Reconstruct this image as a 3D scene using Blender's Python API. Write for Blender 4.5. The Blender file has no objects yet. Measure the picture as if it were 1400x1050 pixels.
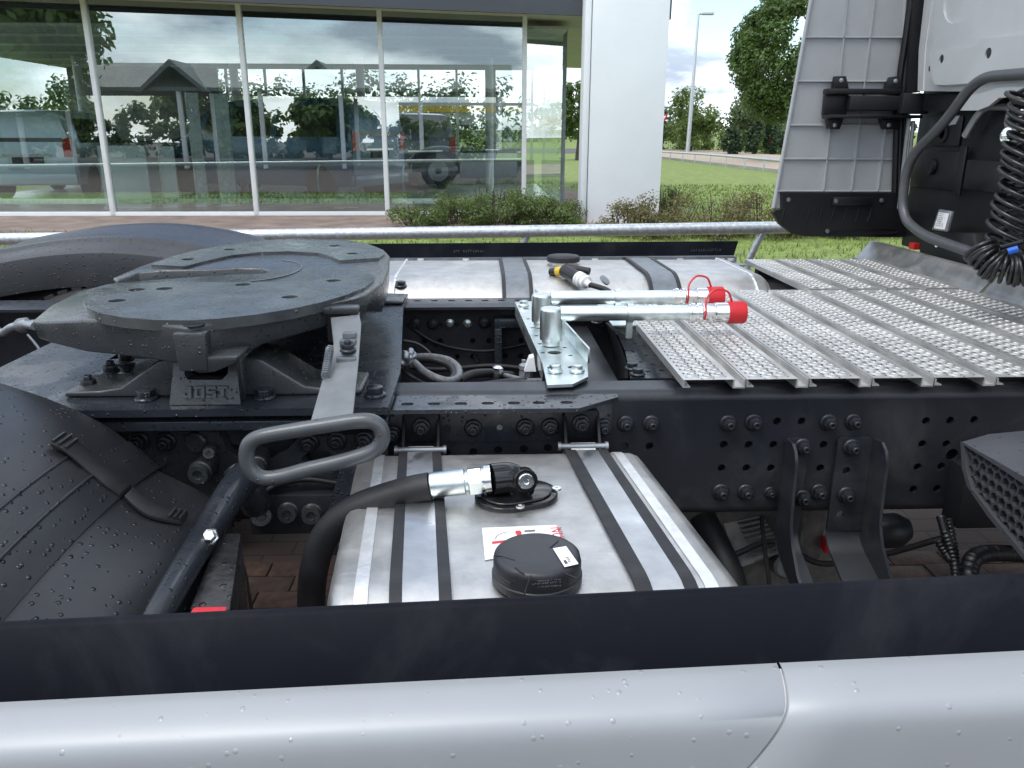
import bpy, bmesh, math, random
from mathutils import Vector, Matrix, Euler
random.seed(7)
R = math.radians
scene = bpy.context.scene
COL = scene.collection

# ------------------------------------------------------------------ camera
FPX = 1090.0            # focal length in pixels of the 1400 px wide photograph
CAMZ = 1.45
RIGHT = Vector((0.99928946, -0.03764238, 0.00190176))
DOWN = Vector((-0.00936184, -0.29677134, -0.95490268))
FWD = Vector((0.0365092, 0.95420639, -0.29691287))
CAMP = Vector((0, 0, CAMZ))
cam_data = bpy.data.cameras.new('camera')
cam_data.sensor_width = 36.0
cam_data.lens = FPX / 1400.0 * 36.0
cam_data.clip_start = 0.05
cam_data.clip_end = 900
cam = bpy.data.objects.new('camera', cam_data)
COL.objects.link(cam)
rot = Matrix((RIGHT, -DOWN, -FWD)).transposed()
cam.matrix_world = Matrix.Translation(CAMP) @ rot.to_4x4()
scene.camera = cam

# ------------------------------------------------------------------ sky, sun, exposure
SUN_EL, SUN_AZ = 62, 225      # azimuth: degrees clockwise from +Y seen from above
world = bpy.data.worlds.new('World')
scene.world = world
world.use_nodes = True
wn = world.node_tree
wn.nodes.clear()
def N(nt, typ, **kw):
    n = nt.nodes.new(typ)
    for k, v in kw.items():
        if k == 'inp':
            for a, b in v.items():
                n.inputs[a].default_value = b
        else:
            setattr(n, k, v)
    return n
def ramp(nt, stops, interp='LINEAR'):
    n = nt.nodes.new('ShaderNodeValToRGB')
    cr = n.color_ramp
    cr.interpolation = interp
    while len(cr.elements) > 1:
        cr.elements.remove(cr.elements[-1])
    for i, (p, c) in enumerate(stops):
        e = cr.elements[0] if i == 0 else cr.elements.new(p)
        e.position = p
        e.color = (c, c, c, 1) if not isinstance(c, tuple) else (*c, 1)
    return n
sky = N(wn, 'ShaderNodeTexSky', sky_type='NISHITA', sun_disc=False, sun_elevation=R(SUN_EL), sun_rotation=R(SUN_AZ))
bg_sky = N(wn, 'ShaderNodeBackground', inp={'Strength': 0.15})
bg_cl = N(wn, 'ShaderNodeBackground', inp={'Strength': 1.5})
tc = N(wn, 'ShaderNodeTexCoord')
mp = N(wn, 'ShaderNodeMapping', inp={'Scale': (1.0, 1.0, 3.2), 'Location': (3.7, 1.3, 0.35)})
n1 = N(wn, 'ShaderNodeTexNoise', inp={'Scale': 2.1, 'Detail': 9.0, 'Roughness': 0.56, 'Distortion': 0.35})
n2 = N(wn, 'ShaderNodeTexNoise', inp={'Scale': 3.4, 'Detail': 7.0, 'Roughness': 0.55})
mask = ramp(wn, [(0.43, 0.0), (0.50, 0.85), (0.57, 1.0)])
shade = ramp(wn, [(0.38, (0.24, 0.28, 0.35)), (0.47, (0.58, 0.63, 0.70)), (0.58, (0.97, 1.0, 1.04))])
mixs = N(wn, 'ShaderNodeMixShader')
wo = N(wn, 'ShaderNodeOutputWorld')
L = wn.links.new
L(sky.outputs[0], bg_sky.inputs[0])
L(tc.outputs['Generated'], mp.inputs[0])
L(mp.outputs[0], n1.inputs[0]); L(mp.outputs[0], n2.inputs[0])
L(n1.outputs[0], mask.inputs[0]); L(n2.outputs[0], shade.inputs[0])
L(shade.outputs[0], bg_cl.inputs[0])
L(mask.outputs[0], mixs.inputs[0]); L(bg_sky.outputs[0], mixs.inputs[1]); L(bg_cl.outputs[0], mixs.inputs[2])
L(mixs.outputs[0], wo.inputs[0])
sd = bpy.data.lights.new('sun', 'SUN')
sd.energy = 1.1
sd.angle = R(25)
sd.color = (1.0, 0.96, 0.90)
sun = bpy.data.objects.new('sun', sd)
COL.objects.link(sun)
sv = Vector((math.sin(R(SUN_AZ)) * math.cos(R(SUN_EL)), math.cos(R(SUN_AZ)) * math.cos(R(SUN_EL)), math.sin(R(SUN_EL))))
sun.rotation_euler = sv.to_track_quat('Z', 'Y').to_euler()
vs = scene.view_settings
vs.view_transform = 'Standard'; vs.look = 'None'; vs.gamma = 1.0; vs.exposure = 0.78
vs.use_curve_mapping = False

# ------------------------------------------------------------------ photo pixel -> point in the place
def ray(x, y):
    return RIGHT * (x - 700) + DOWN * (y - 525) + FWD * FPX
def aY(x, y, Y):
    r = ray(x, y); return CAMP + r * (Y / r.y)
def aZ(x, y, Z):
    r = ray(x, y); return CAMP + r * ((Z - CAMZ) / r.z)
def aX(x, y, X):
    r = ray(x, y); return CAMP + r * (X / r.x)

# ------------------------------------------------------------------ materials
MATS = {}
def mat(name, color, rough=0.5, metal=0.0, var=0.12, vscale=14.0, rvar=0.12, bump=0.0, bscale=120.0,
        drops=0.0, dscale=95.0, coat=0.0, spec=0.5, wet=0.0, stretch=None, dust=0.0, emis=None, streak=0.0, dstr=0.9, brush=0.0):
    if name in MATS:
        return MATS[name]
    m = bpy.data.materials.new(name)
    m.use_nodes = True
    nt = m.node_tree
    b = nt.nodes['Principled BSDF']
    ln = nt.links.new
    tc = N(nt, 'ShaderNodeTexCoord')
    src = tc.outputs['Object']
    if stretch:
        mp = N(nt, 'ShaderNodeMapping', inp={'Scale': stretch})
        ln(src, mp.inputs[0]); src = mp.outputs[0]
    nz = N(nt, 'ShaderNodeTexNoise', inp={'Scale': vscale, 'Detail': 7.0, 'Roughness': 0.62})
    ln(src, nz.inputs[0])
    lo = tuple(max(0, c * (1 - var * 2)) for c in color)
    hi = tuple(min(1, c * (1 + var * 2)) for c in color)
    cr = ramp(nt, [(0.28, lo), (0.72, hi)])
    ln(nz.outputs[0], cr.inputs[0])
    colout = cr.outputs[0]
    if dust > 0:
        nd = N(nt, 'ShaderNodeTexNoise', inp={'Scale': 5.5, 'Detail': 10.0, 'Roughness': 0.7, 'Distortion': 0.6})
        ln(tc.outputs['Object'], nd.inputs[0])
        dr = ramp(nt, [(0.50, 0.0), (0.74, dust)])
        ln(nd.outputs[0], dr.inputs[0])
        mx = N(nt, 'ShaderNodeMix', data_type='RGBA')
        mx.inputs[7].default_value = (0.20, 0.20, 0.20, 1)
        ln(dr.outputs[0], mx.inputs[0]); ln(colout, mx.inputs[6]); colout = mx.outputs[2]
    ln(colout, b.inputs['Base Color'])
    nr = N(nt, 'ShaderNodeTexNoise', inp={'Scale': vscale * 0.6, 'Detail': 6.0, 'Roughness': 0.6})
    ln(src, nr.inputs[0])
    rr = ramp(nt, [(0.3, max(0.02, rough - rvar)), (0.7, min(1, rough + rvar))])
    ln(nr.outputs[0], rr.inputs[0])
    rout = rr.outputs[0]
    b.inputs['Metallic'].default_value = metal
    b.inputs['Specular IOR Level'].default_value = spec
    if coat:
        b.inputs['Coat Weight'].default_value = coat
        b.inputs['Coat Roughness'].default_value = 0.06
    hsum = None
    if bump > 0:
        nb = N(nt, 'ShaderNodeTexNoise', inp={'Scale': bscale, 'Detail': 5.0, 'Roughness': 0.6})
        ln(src, nb.inputs[0])
        bp = N(nt, 'ShaderNodeBump', inp={'Strength': bump, 'Distance': 0.0015})
        ln(nb.outputs[0], bp.inputs['Height'])
        hsum = bp.outputs[0]
    if brush > 0:
        mb_ = N(nt, 'ShaderNodeMapping', inp={'Scale': (3.0, 260.0, 260.0), 'Rotation': (0, 0, 0.03)})
        ln(tc.outputs['Object'], mb_.inputs[0])
        nbz = N(nt, 'ShaderNodeTexNoise', inp={'Scale': 1.0, 'Detail': 4.0, 'Roughness': 0.7})
        ln(mb_.outputs[0], nbz.inputs[0])
        ba = N(nt, 'ShaderNodeMath', operation='MULTIPLY_ADD'); ba.inputs[1].default_value = brush * 0.5; ba.inputs[2].default_value = -brush * 0.25
        ln(nbz.outputs[0], ba.inputs[0])
        bs = N(nt, 'ShaderNodeMath', operation='ADD'); ln(rout, bs.inputs[0]); ln(ba.outputs[0], bs.inputs[1]); bs.use_clamp = True
        rout = bs.outputs[0]
        # dull water marks with sharp rims
        ns_ = N(nt, 'ShaderNodeTexNoise', inp={'Scale': 17.0, 'Detail': 6.0, 'Roughness': 0.5, 'Distortion': 1.2})
        ln(tc.outputs['Object'], ns_.inputs[0])
        rs_ = ramp(nt, [(0.56, 0.0), (0.585, 0.22), (0.60, 0.06), (0.72, 0.10)])
        ln(ns_.outputs[0], rs_.inputs[0])
        ms_ = N(nt, 'ShaderNodeMix', data_type='RGBA'); ms_.inputs[7].default_value = (0.30, 0.30, 0.29, 1)
        ln(rs_.outputs[0], ms_.inputs[0]); ln(colout, ms_.inputs[6]); ln(ms_.outputs[2], b.inputs['Base Color'])
    if wet > 0:
        nw = N(nt, 'ShaderNodeTexNoise', inp={'Scale': 9.0, 'Detail': 5.0, 'Roughness': 0.55, 'Distortion': 0.4})
        ln(tc.outputs['Object'], nw.inputs[0])
        wr = ramp(nt, [(0.50, 0.0), (0.57, wet)])
        ln(nw.outputs[0], wr.inputs[0])
        mw = N(nt, 'ShaderNodeMix', data_type='FLOAT')
        mw.inputs[3].default_value = 0.08
        ln(wr.outputs[0], mw.inputs[0]); ln(rout, mw.inputs[2]); rout = mw.outputs[0]
    if drops > 0:
        vo = N(nt, 'ShaderNodeTexVoronoi', inp={'Scale': dscale, 'Randomness': 1.0})
        ln(tc.outputs['Object'], vo.inputs[0])
        vr = ramp(nt, [(0.0, 1.0), (0.20, 0.8), (0.33, 0.0)])
        ln(vo.outputs['Distance'], vr.inputs[0])
        sep = N(nt, 'ShaderNodeSeparateColor')
        ln(vo.outputs['Color'], sep.inputs[0])
        gt = N(nt, 'ShaderNodeMath', operation='GREATER_THAN'); gt.inputs[1].default_value = 1 - drops
        ln(sep.outputs[0], gt.inputs[0])
        mu = N(nt, 'ShaderNodeMath', operation='MULTIPLY')
        ln(vr.outputs[0], mu.inputs[0]); ln(gt.outputs[0], mu.inputs[1])
        bd = N(nt, 'ShaderNodeBump', inp={'Strength': dstr, 'Distance': 0.0025})
        ln(mu.outputs[0], bd.inputs['Height'])
        if hsum: ln(hsum, bd.inputs['Normal'])
        hsum = bd.outputs[0]
        md = N(nt, 'ShaderNodeMix', data_type='FLOAT')
        md.inputs[3].default_value = 0.05
        ln(mu.outputs[0], md.inputs[0]); ln(rout, md.inputs[2]); rout = md.outputs[0]
    if hsum: ln(hsum, b.inputs['Normal'])
    ln(rout, b.inputs['Roughness'])
    if emis:
        b.inputs['Emission Color'].default_value = (*emis[0], 1)
        b.inputs['Emission Strength'].default_value = emis[1]
    MATS[name] = m
    return m

CH = mat('chassis_paint', (0.016, 0.0185, 0.0235), 0.40, 0, 0.10, 6, 0.08, 0.15, 220, dust=0.16)
CHW = mat('chassis_paint_wet', (0.020, 0.024, 0.031), 0.30, 0, 0.14, 8, 0.12, 0.2, 160, drops=0.30, dscale=110, wet=0.6, dust=0.08)
CAST = mat('cast_iron_wet', (0.036, 0.040, 0.043), 0.28, 0, 0.16, 12, 0.12, 0.4, 260, drops=0.25, dscale=120, wet=0.45, spec=0.6)
PLATE = mat('coupling_top_plate', (0.080, 0.087, 0.090), 0.23, 0.25, 0.24, 10, 0.13, 0.35, 90, drops=0.25, dscale=85, wet=0.9, spec=0.6)
PLAS = mat('black_fender_plastic', (0.017, 0.018, 0.021), 0.33, 0, 0.10, 5, 0.07, 0.25, 420, drops=0.32, dscale=95, dust=0.06)
PLASG = mat('grey_step_plastic', (0.050, 0.052, 0.058), 0.5, 0, 0.08, 7, 0.06, 0.25, 500, drops=0.12, dscale=110, dust=0.06)
BLK = mat('black_plastic', (0.0055, 0.0055, 0.007), 0.42, 0, 0.10, 12, 0.06, 0.2, 300)
BLKM = mat('black_matt_steel', (0.005, 0.006, 0.008), 0.6, 0, 0.15, 12, 0.08, 0.2, 200)
RUB = mat('black_rubber', (0.010, 0.010, 0.012), 0.55, 0, 0.15, 20, 0.1, 0.2, 200, dust=0.10)
RUBS = mat('rubber_edge_strip', (0.0035, 0.0045, 0.0085), 0.60, 0, 0.12, 3, 0.05, 0.10, 300, dust=0.06, spec=0.12)
TYRE = mat('tyre_rubber', (0.020, 0.020, 0.021), 0.75, 0, 0.15, 20, 0.08, 0.3, 150, dust=0.15)
ALU = mat('tank_aluminium', (0.55, 0.54, 0.52), 0.45, 0.95, 0.10, 16, 0.08, 0.18, 160, brush=0.6)
ALUB = mat('strap_stainless', (0.56, 0.565, 0.57), 0.44, 1.0, 0.14, 9, 0.12, 0.15, 200, wet=0.3)
WELD = mat('weld_bead', (0.80, 0.80, 0.79), 0.40, 0.8, 0.05, 60, 0.06, 0.45, 140)
ALUP = mat('platform_aluminium', (0.57, 0.565, 0.545), 0.46, 0.75, 0.14, 7, 0.10, 0.1, 200, brush=0.4)
ZINC = mat('zinc_plated_steel', (0.74, 0.80, 0.79), 0.33, 1.0, 0.07, 18, 0.08, 0.03, 240)
CHROME = mat('bright_fitting', (0.80, 0.81, 0.80), 0.20, 1.0, 0.06, 30, 0.08)
GALV = mat('galvanised_tube', (0.50, 0.53, 0.55), 0.42, 0.75, 0.16, 45, 0.12, 0.15, 160)
SILV = mat('silver_body_paint', (0.31, 0.325, 0.34), 0.42, 0.15, 0.03, 3, 0.04, 0.04, 1600, drops=0.10, dscale=120, dstr=0.35)
CABG = mat('cab_grey_paint', (0.44, 0.455, 0.46), 0.36, 0.15, 0.04, 4, 0.05, 0.05, 300, coat=0.4)
DEFL = mat('deflector_grey_plastic', (0.36, 0.375, 0.385), 0.42, 0.1, 0.05, 5, 0.05, 0.12, 300)
RED = mat('red_cap_plastic', (0.55, 0.012, 0.02), 0.42, 0, 0.08, 30, 0.06)
BLUE = mat('blue_plastic', (0.01, 0.10, 0.50), 0.4, 0, 0.08, 30)
WHITE = mat('white_label', (0.80, 0.80, 0.80), 0.45, 0, 0.02, 30, 0.04)
INK = mat('label_ink', (0.05, 0.05, 0.06), 0.5, 0, 0.05, 30)
INKR = mat('label_red_ink', (0.60, 0.03, 0.04), 0.5, 0, 0.05, 30)
INKG = mat('faint_grey_ink', (0.05, 0.052, 0.058), 0.5, 0, 0.05, 30)
YEL = mat('yellow_plastic', (0.62, 0.42, 0.03), 0.4, 0, 0.1, 30)
AMB = mat('amber_label', (0.60, 0.28, 0.04), 0.4, 0, 0.1, 30)
STEELD = mat('dark_bare_steel', (0.20, 0.215, 0.23), 0.4, 0.7, 0.15, 20, 0.1, 0.2, 200)
STEELL = mat('light_grey_steel', (0.30, 0.32, 0.34), 0.4, 0.6, 0.10, 20, 0.1, 0.15, 200)
LEVER = mat('lever_grey_paint', (0.17, 0.18, 0.185), 0.38, 0.3, 0.10, 20, 0.1, 0.15, 200)
LOOP = mat('loop_grey_paint', (0.085, 0.092, 0.098), 0.34, 0.2, 0.08, 20, 0.08, 0.12, 200, drops=0.08, dscale=140)
GEAR = mat('gearbox_aluminium', (0.20, 0.20, 0.19), 0.55, 0.5, 0.2, 25, 0.1, 0.4, 120)
PAV = mat('paver_brown', (0.080, 0.046, 0.034), 0.85, 0, 0.28, 22, 0.08, 0.9, 120)
PAV2 = mat('paver_dark_brown', (0.058, 0.037, 0.030), 0.85, 0, 0.28, 22, 0.08, 0.9, 120)
LOT = mat('paving_joint_sand', (0.075, 0.055, 0.045), 0.9, 0, 0.25, 9, 0.05, 0.6, 60)

# ------------------------------------------------------------------ mesh builder
WLOC = {}
def link(o, parent=None, loc=None):
    COL.objects.link(o)
    loc = Vector(loc) if loc is not None else Vector((0, 0, 0))
    o.location = loc
    WLOC[o.name] = loc.copy()
    if parent is not None:
        o.parent = parent
        o.matrix_parent_inverse = Matrix.Translation(-WLOC[parent.name])
    return o
def thing(name, label, cat, loc, group=None):
    o = bpy.data.objects.new(name, None)
    o.empty_display_size = 0.2
    link(o, None, loc)
    o['label'] = label; o['category'] = cat
    if group: o['group'] = group
    return o
def tag(o, label=None, cat=None, group=None, kind=None):
    if label: o['label'] = label
    if cat: o['category'] = cat
    if group: o['group'] = group
    if kind: o['kind'] = kind
    return o

class MB:
    def __init__(s):
        s.v = []; s.f = []
    def add(s, pts, faces):
        o = len(s.v)
        s.v += [tuple(p) for p in pts]
        s.f += [tuple(i + o for i in f) for f in faces]
        return s
    def poly(s, pts):
        return s.add(pts, [tuple(range(len(pts)))])
    def box(s, x0, x1, y0, y1, z0, z1, m=None):
        p = [Vector((x, y, z)) for z in (z0, z1) for y in (y0, y1) for x in (x0, x1)]
        if m: p = [m @ q for q in p]
        return s.add(p, [(0, 2, 3, 1), (4, 5, 7, 6), (0, 1, 5, 4), (2, 6, 7, 3), (0, 4, 6, 2), (1, 3, 7, 5)])
    def prism(s, pts, vec):
        n = len(pts); vec = Vector(vec)
        p = [Vector(q) for q in pts] + [Vector(q) + vec for q in pts]
        fs = [tuple(range(n))[::-1], tuple(range(n, 2 * n))]
        fs += [(i, (i + 1) % n, (i + 1) % n + n, i + n) for i in range(n)]
        return s.add(p, fs)
    def strip(s, a, b):
        n = len(a)
        return s.add(list(a) + list(b), [(i, i + 1, n + i + 1, n + i) for i in range(n - 1)])
    def grid(s, rows, closed=False):
        n = len(rows[0]); m = len(rows)
        fs = []
        for j in range(m - 1):
            for i in range(n if closed else n - 1):
                k = (i + 1) % n
                fs.append((j * n + i, j * n + k, (j + 1) * n + k, (j + 1) * n + i))
        return s.add([p for r in rows for p in r], fs)
    def tube(s, path, r, n=12, closed=False, caps=True):
        path = [Vector(p) for p in path]
        m = len(path)
        rs = r if isinstance(r, (list, tuple)) else [r] * m
        tang = []
        for i in range(m):
            a = path[(i - 1) % m] if (closed or i > 0) else path[0]
            b = path[(i + 1) % m] if (closed or i < m - 1) else path[-1]
            t = (b - a)
            tang.append(t.normalized() if t.length > 1e-9 else Vector((0, 0, 1)))
        up = Vector((0, 0, 1)) if abs(tang[0].z) < 0.9 else Vector((1, 0, 0))
        nrm = (up - tang[0] * up.dot(tang[0])).normalized()
        rings = []
        for i in range(m):
            t = tang[i]
            nrm = (nrm - t * nrm.dot(t))
            nrm = nrm.normalized() if nrm.length > 1e-6 else t.orthogonal().normalized()
            bi = t.cross(nrm)
            rings.append([path[i] + (nrm * math.cos(2 * math.pi * k / n) + bi * math.sin(2 * math.pi * k / n)) * rs[i] for k in range(n)])
        o = len(s.v)
        if closed: rings.append(rings[0])
        s.grid(rings, True)
        if caps and not closed:
            s.f.append(tuple(o + k for k in range(n))[::-1])
            s.f.append(tuple(o + (m - 1) * n + k for k in range(n)))
        return s
    def lathe(s, org, axis, prof, n=24, caps=True):
        org = Vector(org); ax = Vector(axis).normalized()
        u = ax.orthogonal().normalized(); w = ax.cross(u)
        rings = [[org + ax * h + (u * math.cos(2 * math.pi * k / n) + w * math.sin(2 * math.pi * k / n)) * rr for k in range(n)] for rr, h in prof]
        o = len(s.v)
        s.grid(rings, True)
        if caps:
            s.f.append(tuple(o + k for k in range(n))[::-1])
            s.f.append(tuple(o + (len(prof) - 1) * n + k for k in range(n)))
        return s
    def plate(s, outline, holes, fn, thick):
        """flat sheet with real holes; fn(u, v, h) -> point, h from 0 (back) to thick (front)"""
        bm = bmesh.new()
        loops = [outline] + list(holes)
        edges = []
        for lp in loops:
            vs_ = [bm.verts.new((p[0], p[1], 0)) for p in lp]
            for i in range(len(vs_)):
                edges.append(bm.edges.new((vs_[i], vs_[(i + 1) % len(vs_)])))
        bmesh.ops.triangle_fill(bm, use_beauty=True, edges=edges, normal=(0, 0, 1))
        bm.verts.index_update()
        co = [(v.co.x, v.co.y) for v in bm.verts]
        fs = [tuple(v.index for v in f.verts) for f in bm.faces]
        bm.free()
        s.add([fn(a, b, thick) for a, b in co], fs)
        s.add([fn(a, b, 0) for a, b in co], [f[::-1] for f in fs])
        for lp in loops:
            n = len(lp)
            s.add([fn(a, b, thick) for a, b in lp] + [fn(a, b, 0) for a, b in lp],
                  [(i, (i + 1) % n, (i + 1) % n + n, i + n) for i in range(n)])
        return s
    def build(s, name, m, parent=None, bevel=0.0, ang=40, label=None, cat=None, group=None, kind=None, weld=False, seg=2, keep=False):
        lo = Vector([min(p[i] for p in s.v) for i in range(3)])
        hi = Vector([max(p[i] for p in s.v) for i in range(3)])
        c = (lo + hi) / 2
        if keep: c = Vector((0, 0, 0))
        me = bpy.data.meshes.new(name)
        me.from_pydata([(p[0] - c[0], p[1] - c[1], p[2] - c[2]) for p in s.v], [], s.f)
        bm = bmesh.new(); bm.from_mesh(me)
        if weld: bmesh.ops.remove_doubles(bm, verts=bm.verts, dist=1e-5)
        bmesh.ops.recalc_face_normals(bm, faces=bm.faces)
        if bevel > 0:
            es = [e for e in bm.edges if len(e.link_faces) == 2 and e.calc_face_angle(0) > R(30)]
            bmesh.ops.bevel(bm, geom=es, offset=bevel, segments=seg, affect='EDGES', profile=0.5, clamp_overlap=True)
        bm.to_mesh(me); bm.free()
        for p in me.polygons: p.use_smooth = True
        me.set_sharp_from_angle(angle=R(ang))
        me.materials.append(m)
        o = bpy.data.objects.new(name, me)
        link(o, parent, c)
        return tag(o, label, cat, group, kind)

def inst(src, parent, loc, rot=(0, 0, 0), scale=1.0, name=None):
    o = bpy.data.objects.new(name or src.name.split('.')[0], src.data if hasattr(src, 'data') else src)
    link(o, parent, loc)
    o.rotation_euler = rot
    o.scale = (scale,) * 3
    return o
def circ(cx, cy, r, n=12, a0=0):
    return [(cx + r * math.cos(a0 + 2 * math.pi * k / n), cy + r * math.sin(a0 + 2 * math.pi * k / n)) for k in range(n)]
def slot(cx, cy, rx, ry, n=6):
    # rounded slot, long axis u
    d = max(0, rx - ry)
    if d < 1e-6: return circ(cx, cy, ry, 12)
    return [(cx + d + ry * math.cos(-math.pi / 2 + math.pi * k / n), cy + ry * math.sin(-math.pi / 2 + math.pi * k / n)) for k in range(n + 1)] + \
           [(cx - d + ry * math.cos(math.pi / 2 + math.pi * k / n), cy + ry * math.sin(math.pi / 2 + math.pi * k / n)) for k in range(n + 1)]
def smooth(pts, n=6, closed=False):
    pts = [Vector(p) for p in pts]
    m = len(pts); out = []
    rng = range(m) if closed else range(m - 1)
    for i in rng:
        p1 = pts[i]; p2 = pts[(i + 1) % m]
        p0 = pts[(i - 1) % m] if (closed or i > 0) else p1 * 2 - p2
        p3 = pts[(i + 2) % m] if (closed or i + 2 < m) else p2 * 2 - p1
        for k in range(n):
            t = k / n
            out.append(0.5 * ((2 * p1) + (p2 - p0) * t + (2 * p0 - 5 * p1 + 4 * p2 - p3) * t * t + (3 * p1 - p0 - 3 * p2 + p3) * t ** 3))
    if not closed: out.append(pts[-1])
    return out
def text(body, m, parent, org, u, v, size, name='lettering', ext=0.0006, label=None):
    """flat lettering: org = lower left corner, u = reading direction, v = up direction of the letters"""
    cu = bpy.data.curves.new('txt', 'FONT')
    cu.body = body; cu.size = size; cu.extrude = ext; cu.resolution_u = 2
    ob = bpy.data.objects.new('txt', cu)
    COL.objects.link(ob)
    dg = bpy.context.evaluated_depsgraph_get()
    me = bpy.data.meshes.new_from_object(ob.evaluated_get(dg))
    bpy.data.objects.remove(ob); bpy.data.curves.remove(cu)
    u = Vector(u).normalized(); v = Vector(v).normalized()
    w = u.cross(v)
    mtx = Matrix((u, v, w)).transposed().to_4x4()
    me.transform(mtx)
    me.materials.clear(); me.materials.append(m)
    o = bpy.data.objects.new(name, me)
    link(o, parent, org)
    return tag(o, label)

def marks(m, parent, org, u, v, length, h, n, name='small_print'):
    """a line of print too small to read: a row of little strokes"""
    u = Vector(u).normalized(); v = Vector(v).normalized(); w = u.cross(v)
    b = MB()
    st = length / n
    for k in range(n):
        if random.random() < 0.1: continue
        o = Vector(org) + u * st * k
        ww = st * random.uniform(0.45, 0.75)
        kind = random.random()
        for (a0, a1, c0, c1) in ([(0, 0.3, 0, 1), (0.3, 1, 0.75, 1)] if kind < 0.4 else [(0, 0.3, 0, 1), (0.7, 1, 0, 1), (0.3, 0.7, 0.4, 0.6)] if kind < 0.7 else [(0, 1, 0, 0.25), (0.35, 0.65, 0.25, 1)]):
            pts = [o + u * ww * a + v * h * c for a, c in ((a0, c0), (a1, c0), (a1, c1), (a0, c1))]
            b.prism(pts, w * 0.0003)
    return b.build(name, m, parent)

# ================================================================== the truck
TRUCK = thing('truck_tractor', 'silver two axle truck tractor with black chassis and bare fifth wheel', 'truck', (0.6, 1.95, 0.0))
YN, YF = 1.50, 2.405          # outer faces of the two frame rails
ZT = 0.965                    # top of the rails
ZB = 0.690

# shared small meshes ------------------------------------------------
def mesh_only(mb, name, m, bevel=0.0):
    o = mb.build(name, m, None, bevel=bevel, keep=True)
    me = o.data
    bpy.data.objects.remove(o)
    return me
def hex_pts(r, h): return [(r * math.cos(R(60 * k)), r * math.sin(R(60 * k)), h) for k in range(6)]
def nut_mesh(name, m, r=0.0145, stud=True):
    b = MB()
    b.lathe((0, 0, 0), (0, 0, 1), [(r * 1.28, 0), (r * 1.28, 0.003), (r * 1.08, 0.006)], 16)
    b.prism(hex_pts(r, 0.004), (0, 0, r * 0.85))
    if stud:
        b.lathe((0, 0, r * 0.8), (0, 0, 1), [(r * 0.58, 0), (r * 0.56, r * 0.8), (r * 0.48, r * 0.95), (r * 0.25, r * 0.95), (r * 0.2, r * 0.55)], 12)
    return mesh_only(b, name, m, 0.0012)
NUT = nut_mesh('bolt', CH)
HEAD = nut_mesh('bolt_head', CHW, 0.016, False)
ZHEAD = nut_mesh('zinc_bolt', ZINC, 0.0115, False)
def put(me, parent, p, axis='-Y', s=1.0, spin=0.0, name='bolt'):
    rot = {'-Y': (R(90), spin, 0), 'Z': (0, 0, spin), '-X': (0, R(-90), spin), 'Y': (R(-90), spin, 0)}[axis]
    if axis == '-Y':
        rot = (Matrix.Rotation(R(90), 3, 'X') @ Matrix.Rotation(spin, 3, 'Z')).to_euler()
    return inst(type('S', (), {'data': me, 'name': name})(), parent, p, rot, s, name)

# frame rails --------------------------------------------------------
web_holes_px = [(1062.5, 576), (1096, 576), (1266, 575.5), (1299, 575), (1332, 574),
                (989.5, 608), (1023.6, 608), (1057.5, 608), (1126, 608), (1261, 607), (1294, 607), (888, 610), (854, 610),
                (986.5, 640), (1020.5, 640), (1054, 640), (1121.5, 640), (1254.6, 638.5), (1287, 637.5),
                (1248.6, 669), (1281, 668),
                (611, 620), (647, 618), (681, 615.5), (716, 614), (749, 612)]
def rail(name, y_out, s, holes, big=(), x0=-2.4, x1=3.6, label=None):
    """s = +1: web outer face looks to -Y (near rail); s = -1: far rail"""
    b = MB()
    r = 0.020; t = 0.008; w = 0.075
    fn = lambda u, v, h: Vector((u, y_out + s * (t - h), v))
    hl = [circ(h[0], h[1], 0.0085, 12) for h in holes] + [circ(h[0], h[1], 0.0135, 14) for h in big]
    b.plate([(x0, ZB + r), (x1, ZB + r), (x1, ZT - r), (x0, ZT - r)], hl, fn, t)
    for sgn, zc in ((1, ZT - r), (-1, ZB + r)):
        prof = []
        for k in range(7):
            a = R(15 * k)
            prof.append((y_out + s * (r - r * math.cos(a)), zc + sgn * r * math.sin(a)))
        prof.append((y_out + s * w, zc + sgn * r))
        prof.append((y_out + s * w, zc + sgn * (r - t)))
        for k in range(6, -1, -1):
            a = R(15 * k)
            prof.append((y_out + s * (r - (r - t) * math.cos(a)), zc + sgn * (r - t) * math.sin(a)))
        b.prism([(x0, p[0], p[1]) for p in prof], (x1 - x0, 0, 0))
    return b.build(name, CH, TRUCK, label=label, ang=35)
nh = [(aY(x, y, YN).x, aY(x, y, YN).z) for x, y in web_holes_px]
for k in range(14):                      # rear part of the rail, seen past the fifth wheel
    nh.append((-2.2 + 0.1 * k, 0.90)); nh.append((-2.15 + 0.1 * k, 0.80))
near_rail = rail('frame_rail', YN, 1, nh, [(aY(1302, 622, YN).x, aY(1302, 622, YN).z)])
fh = []
for k in range(-20, 30):
    for z in (0.895, 0.845, 0.795):
        if (k * 7 + int(z * 1000)) % 3: fh.append((0.05 * k + 0.02, z))
fb = [(aY(84, 487, YF - 0.008).x, aY(84, 487, YF - 0.008).z - 0.001)]
far_rail = rail('frame_rail', YF, -1, [h for h in fh if abs(h[0] - fb[0][0]) > 0.045 or abs(h[1] - fb[0][1]) > 0.03], fb)
MB().box(-2.35, 3.5, YN + 0.020, YN + 0.026, ZB + 0.024, ZT - 0.024).build('dark_hole_backing', BLKM, TRUCK)  # black sheet added behind the web so its holes look shaded
MB().box(-2.35, 3.5, YF - 0.026 + 0.05, YF - 0.020 + 0.05, ZB + 0.024, ZT - 0.03).build('dark_hole_backing', BLKM, TRUCK)  # same added dark backing for the far rail
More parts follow.
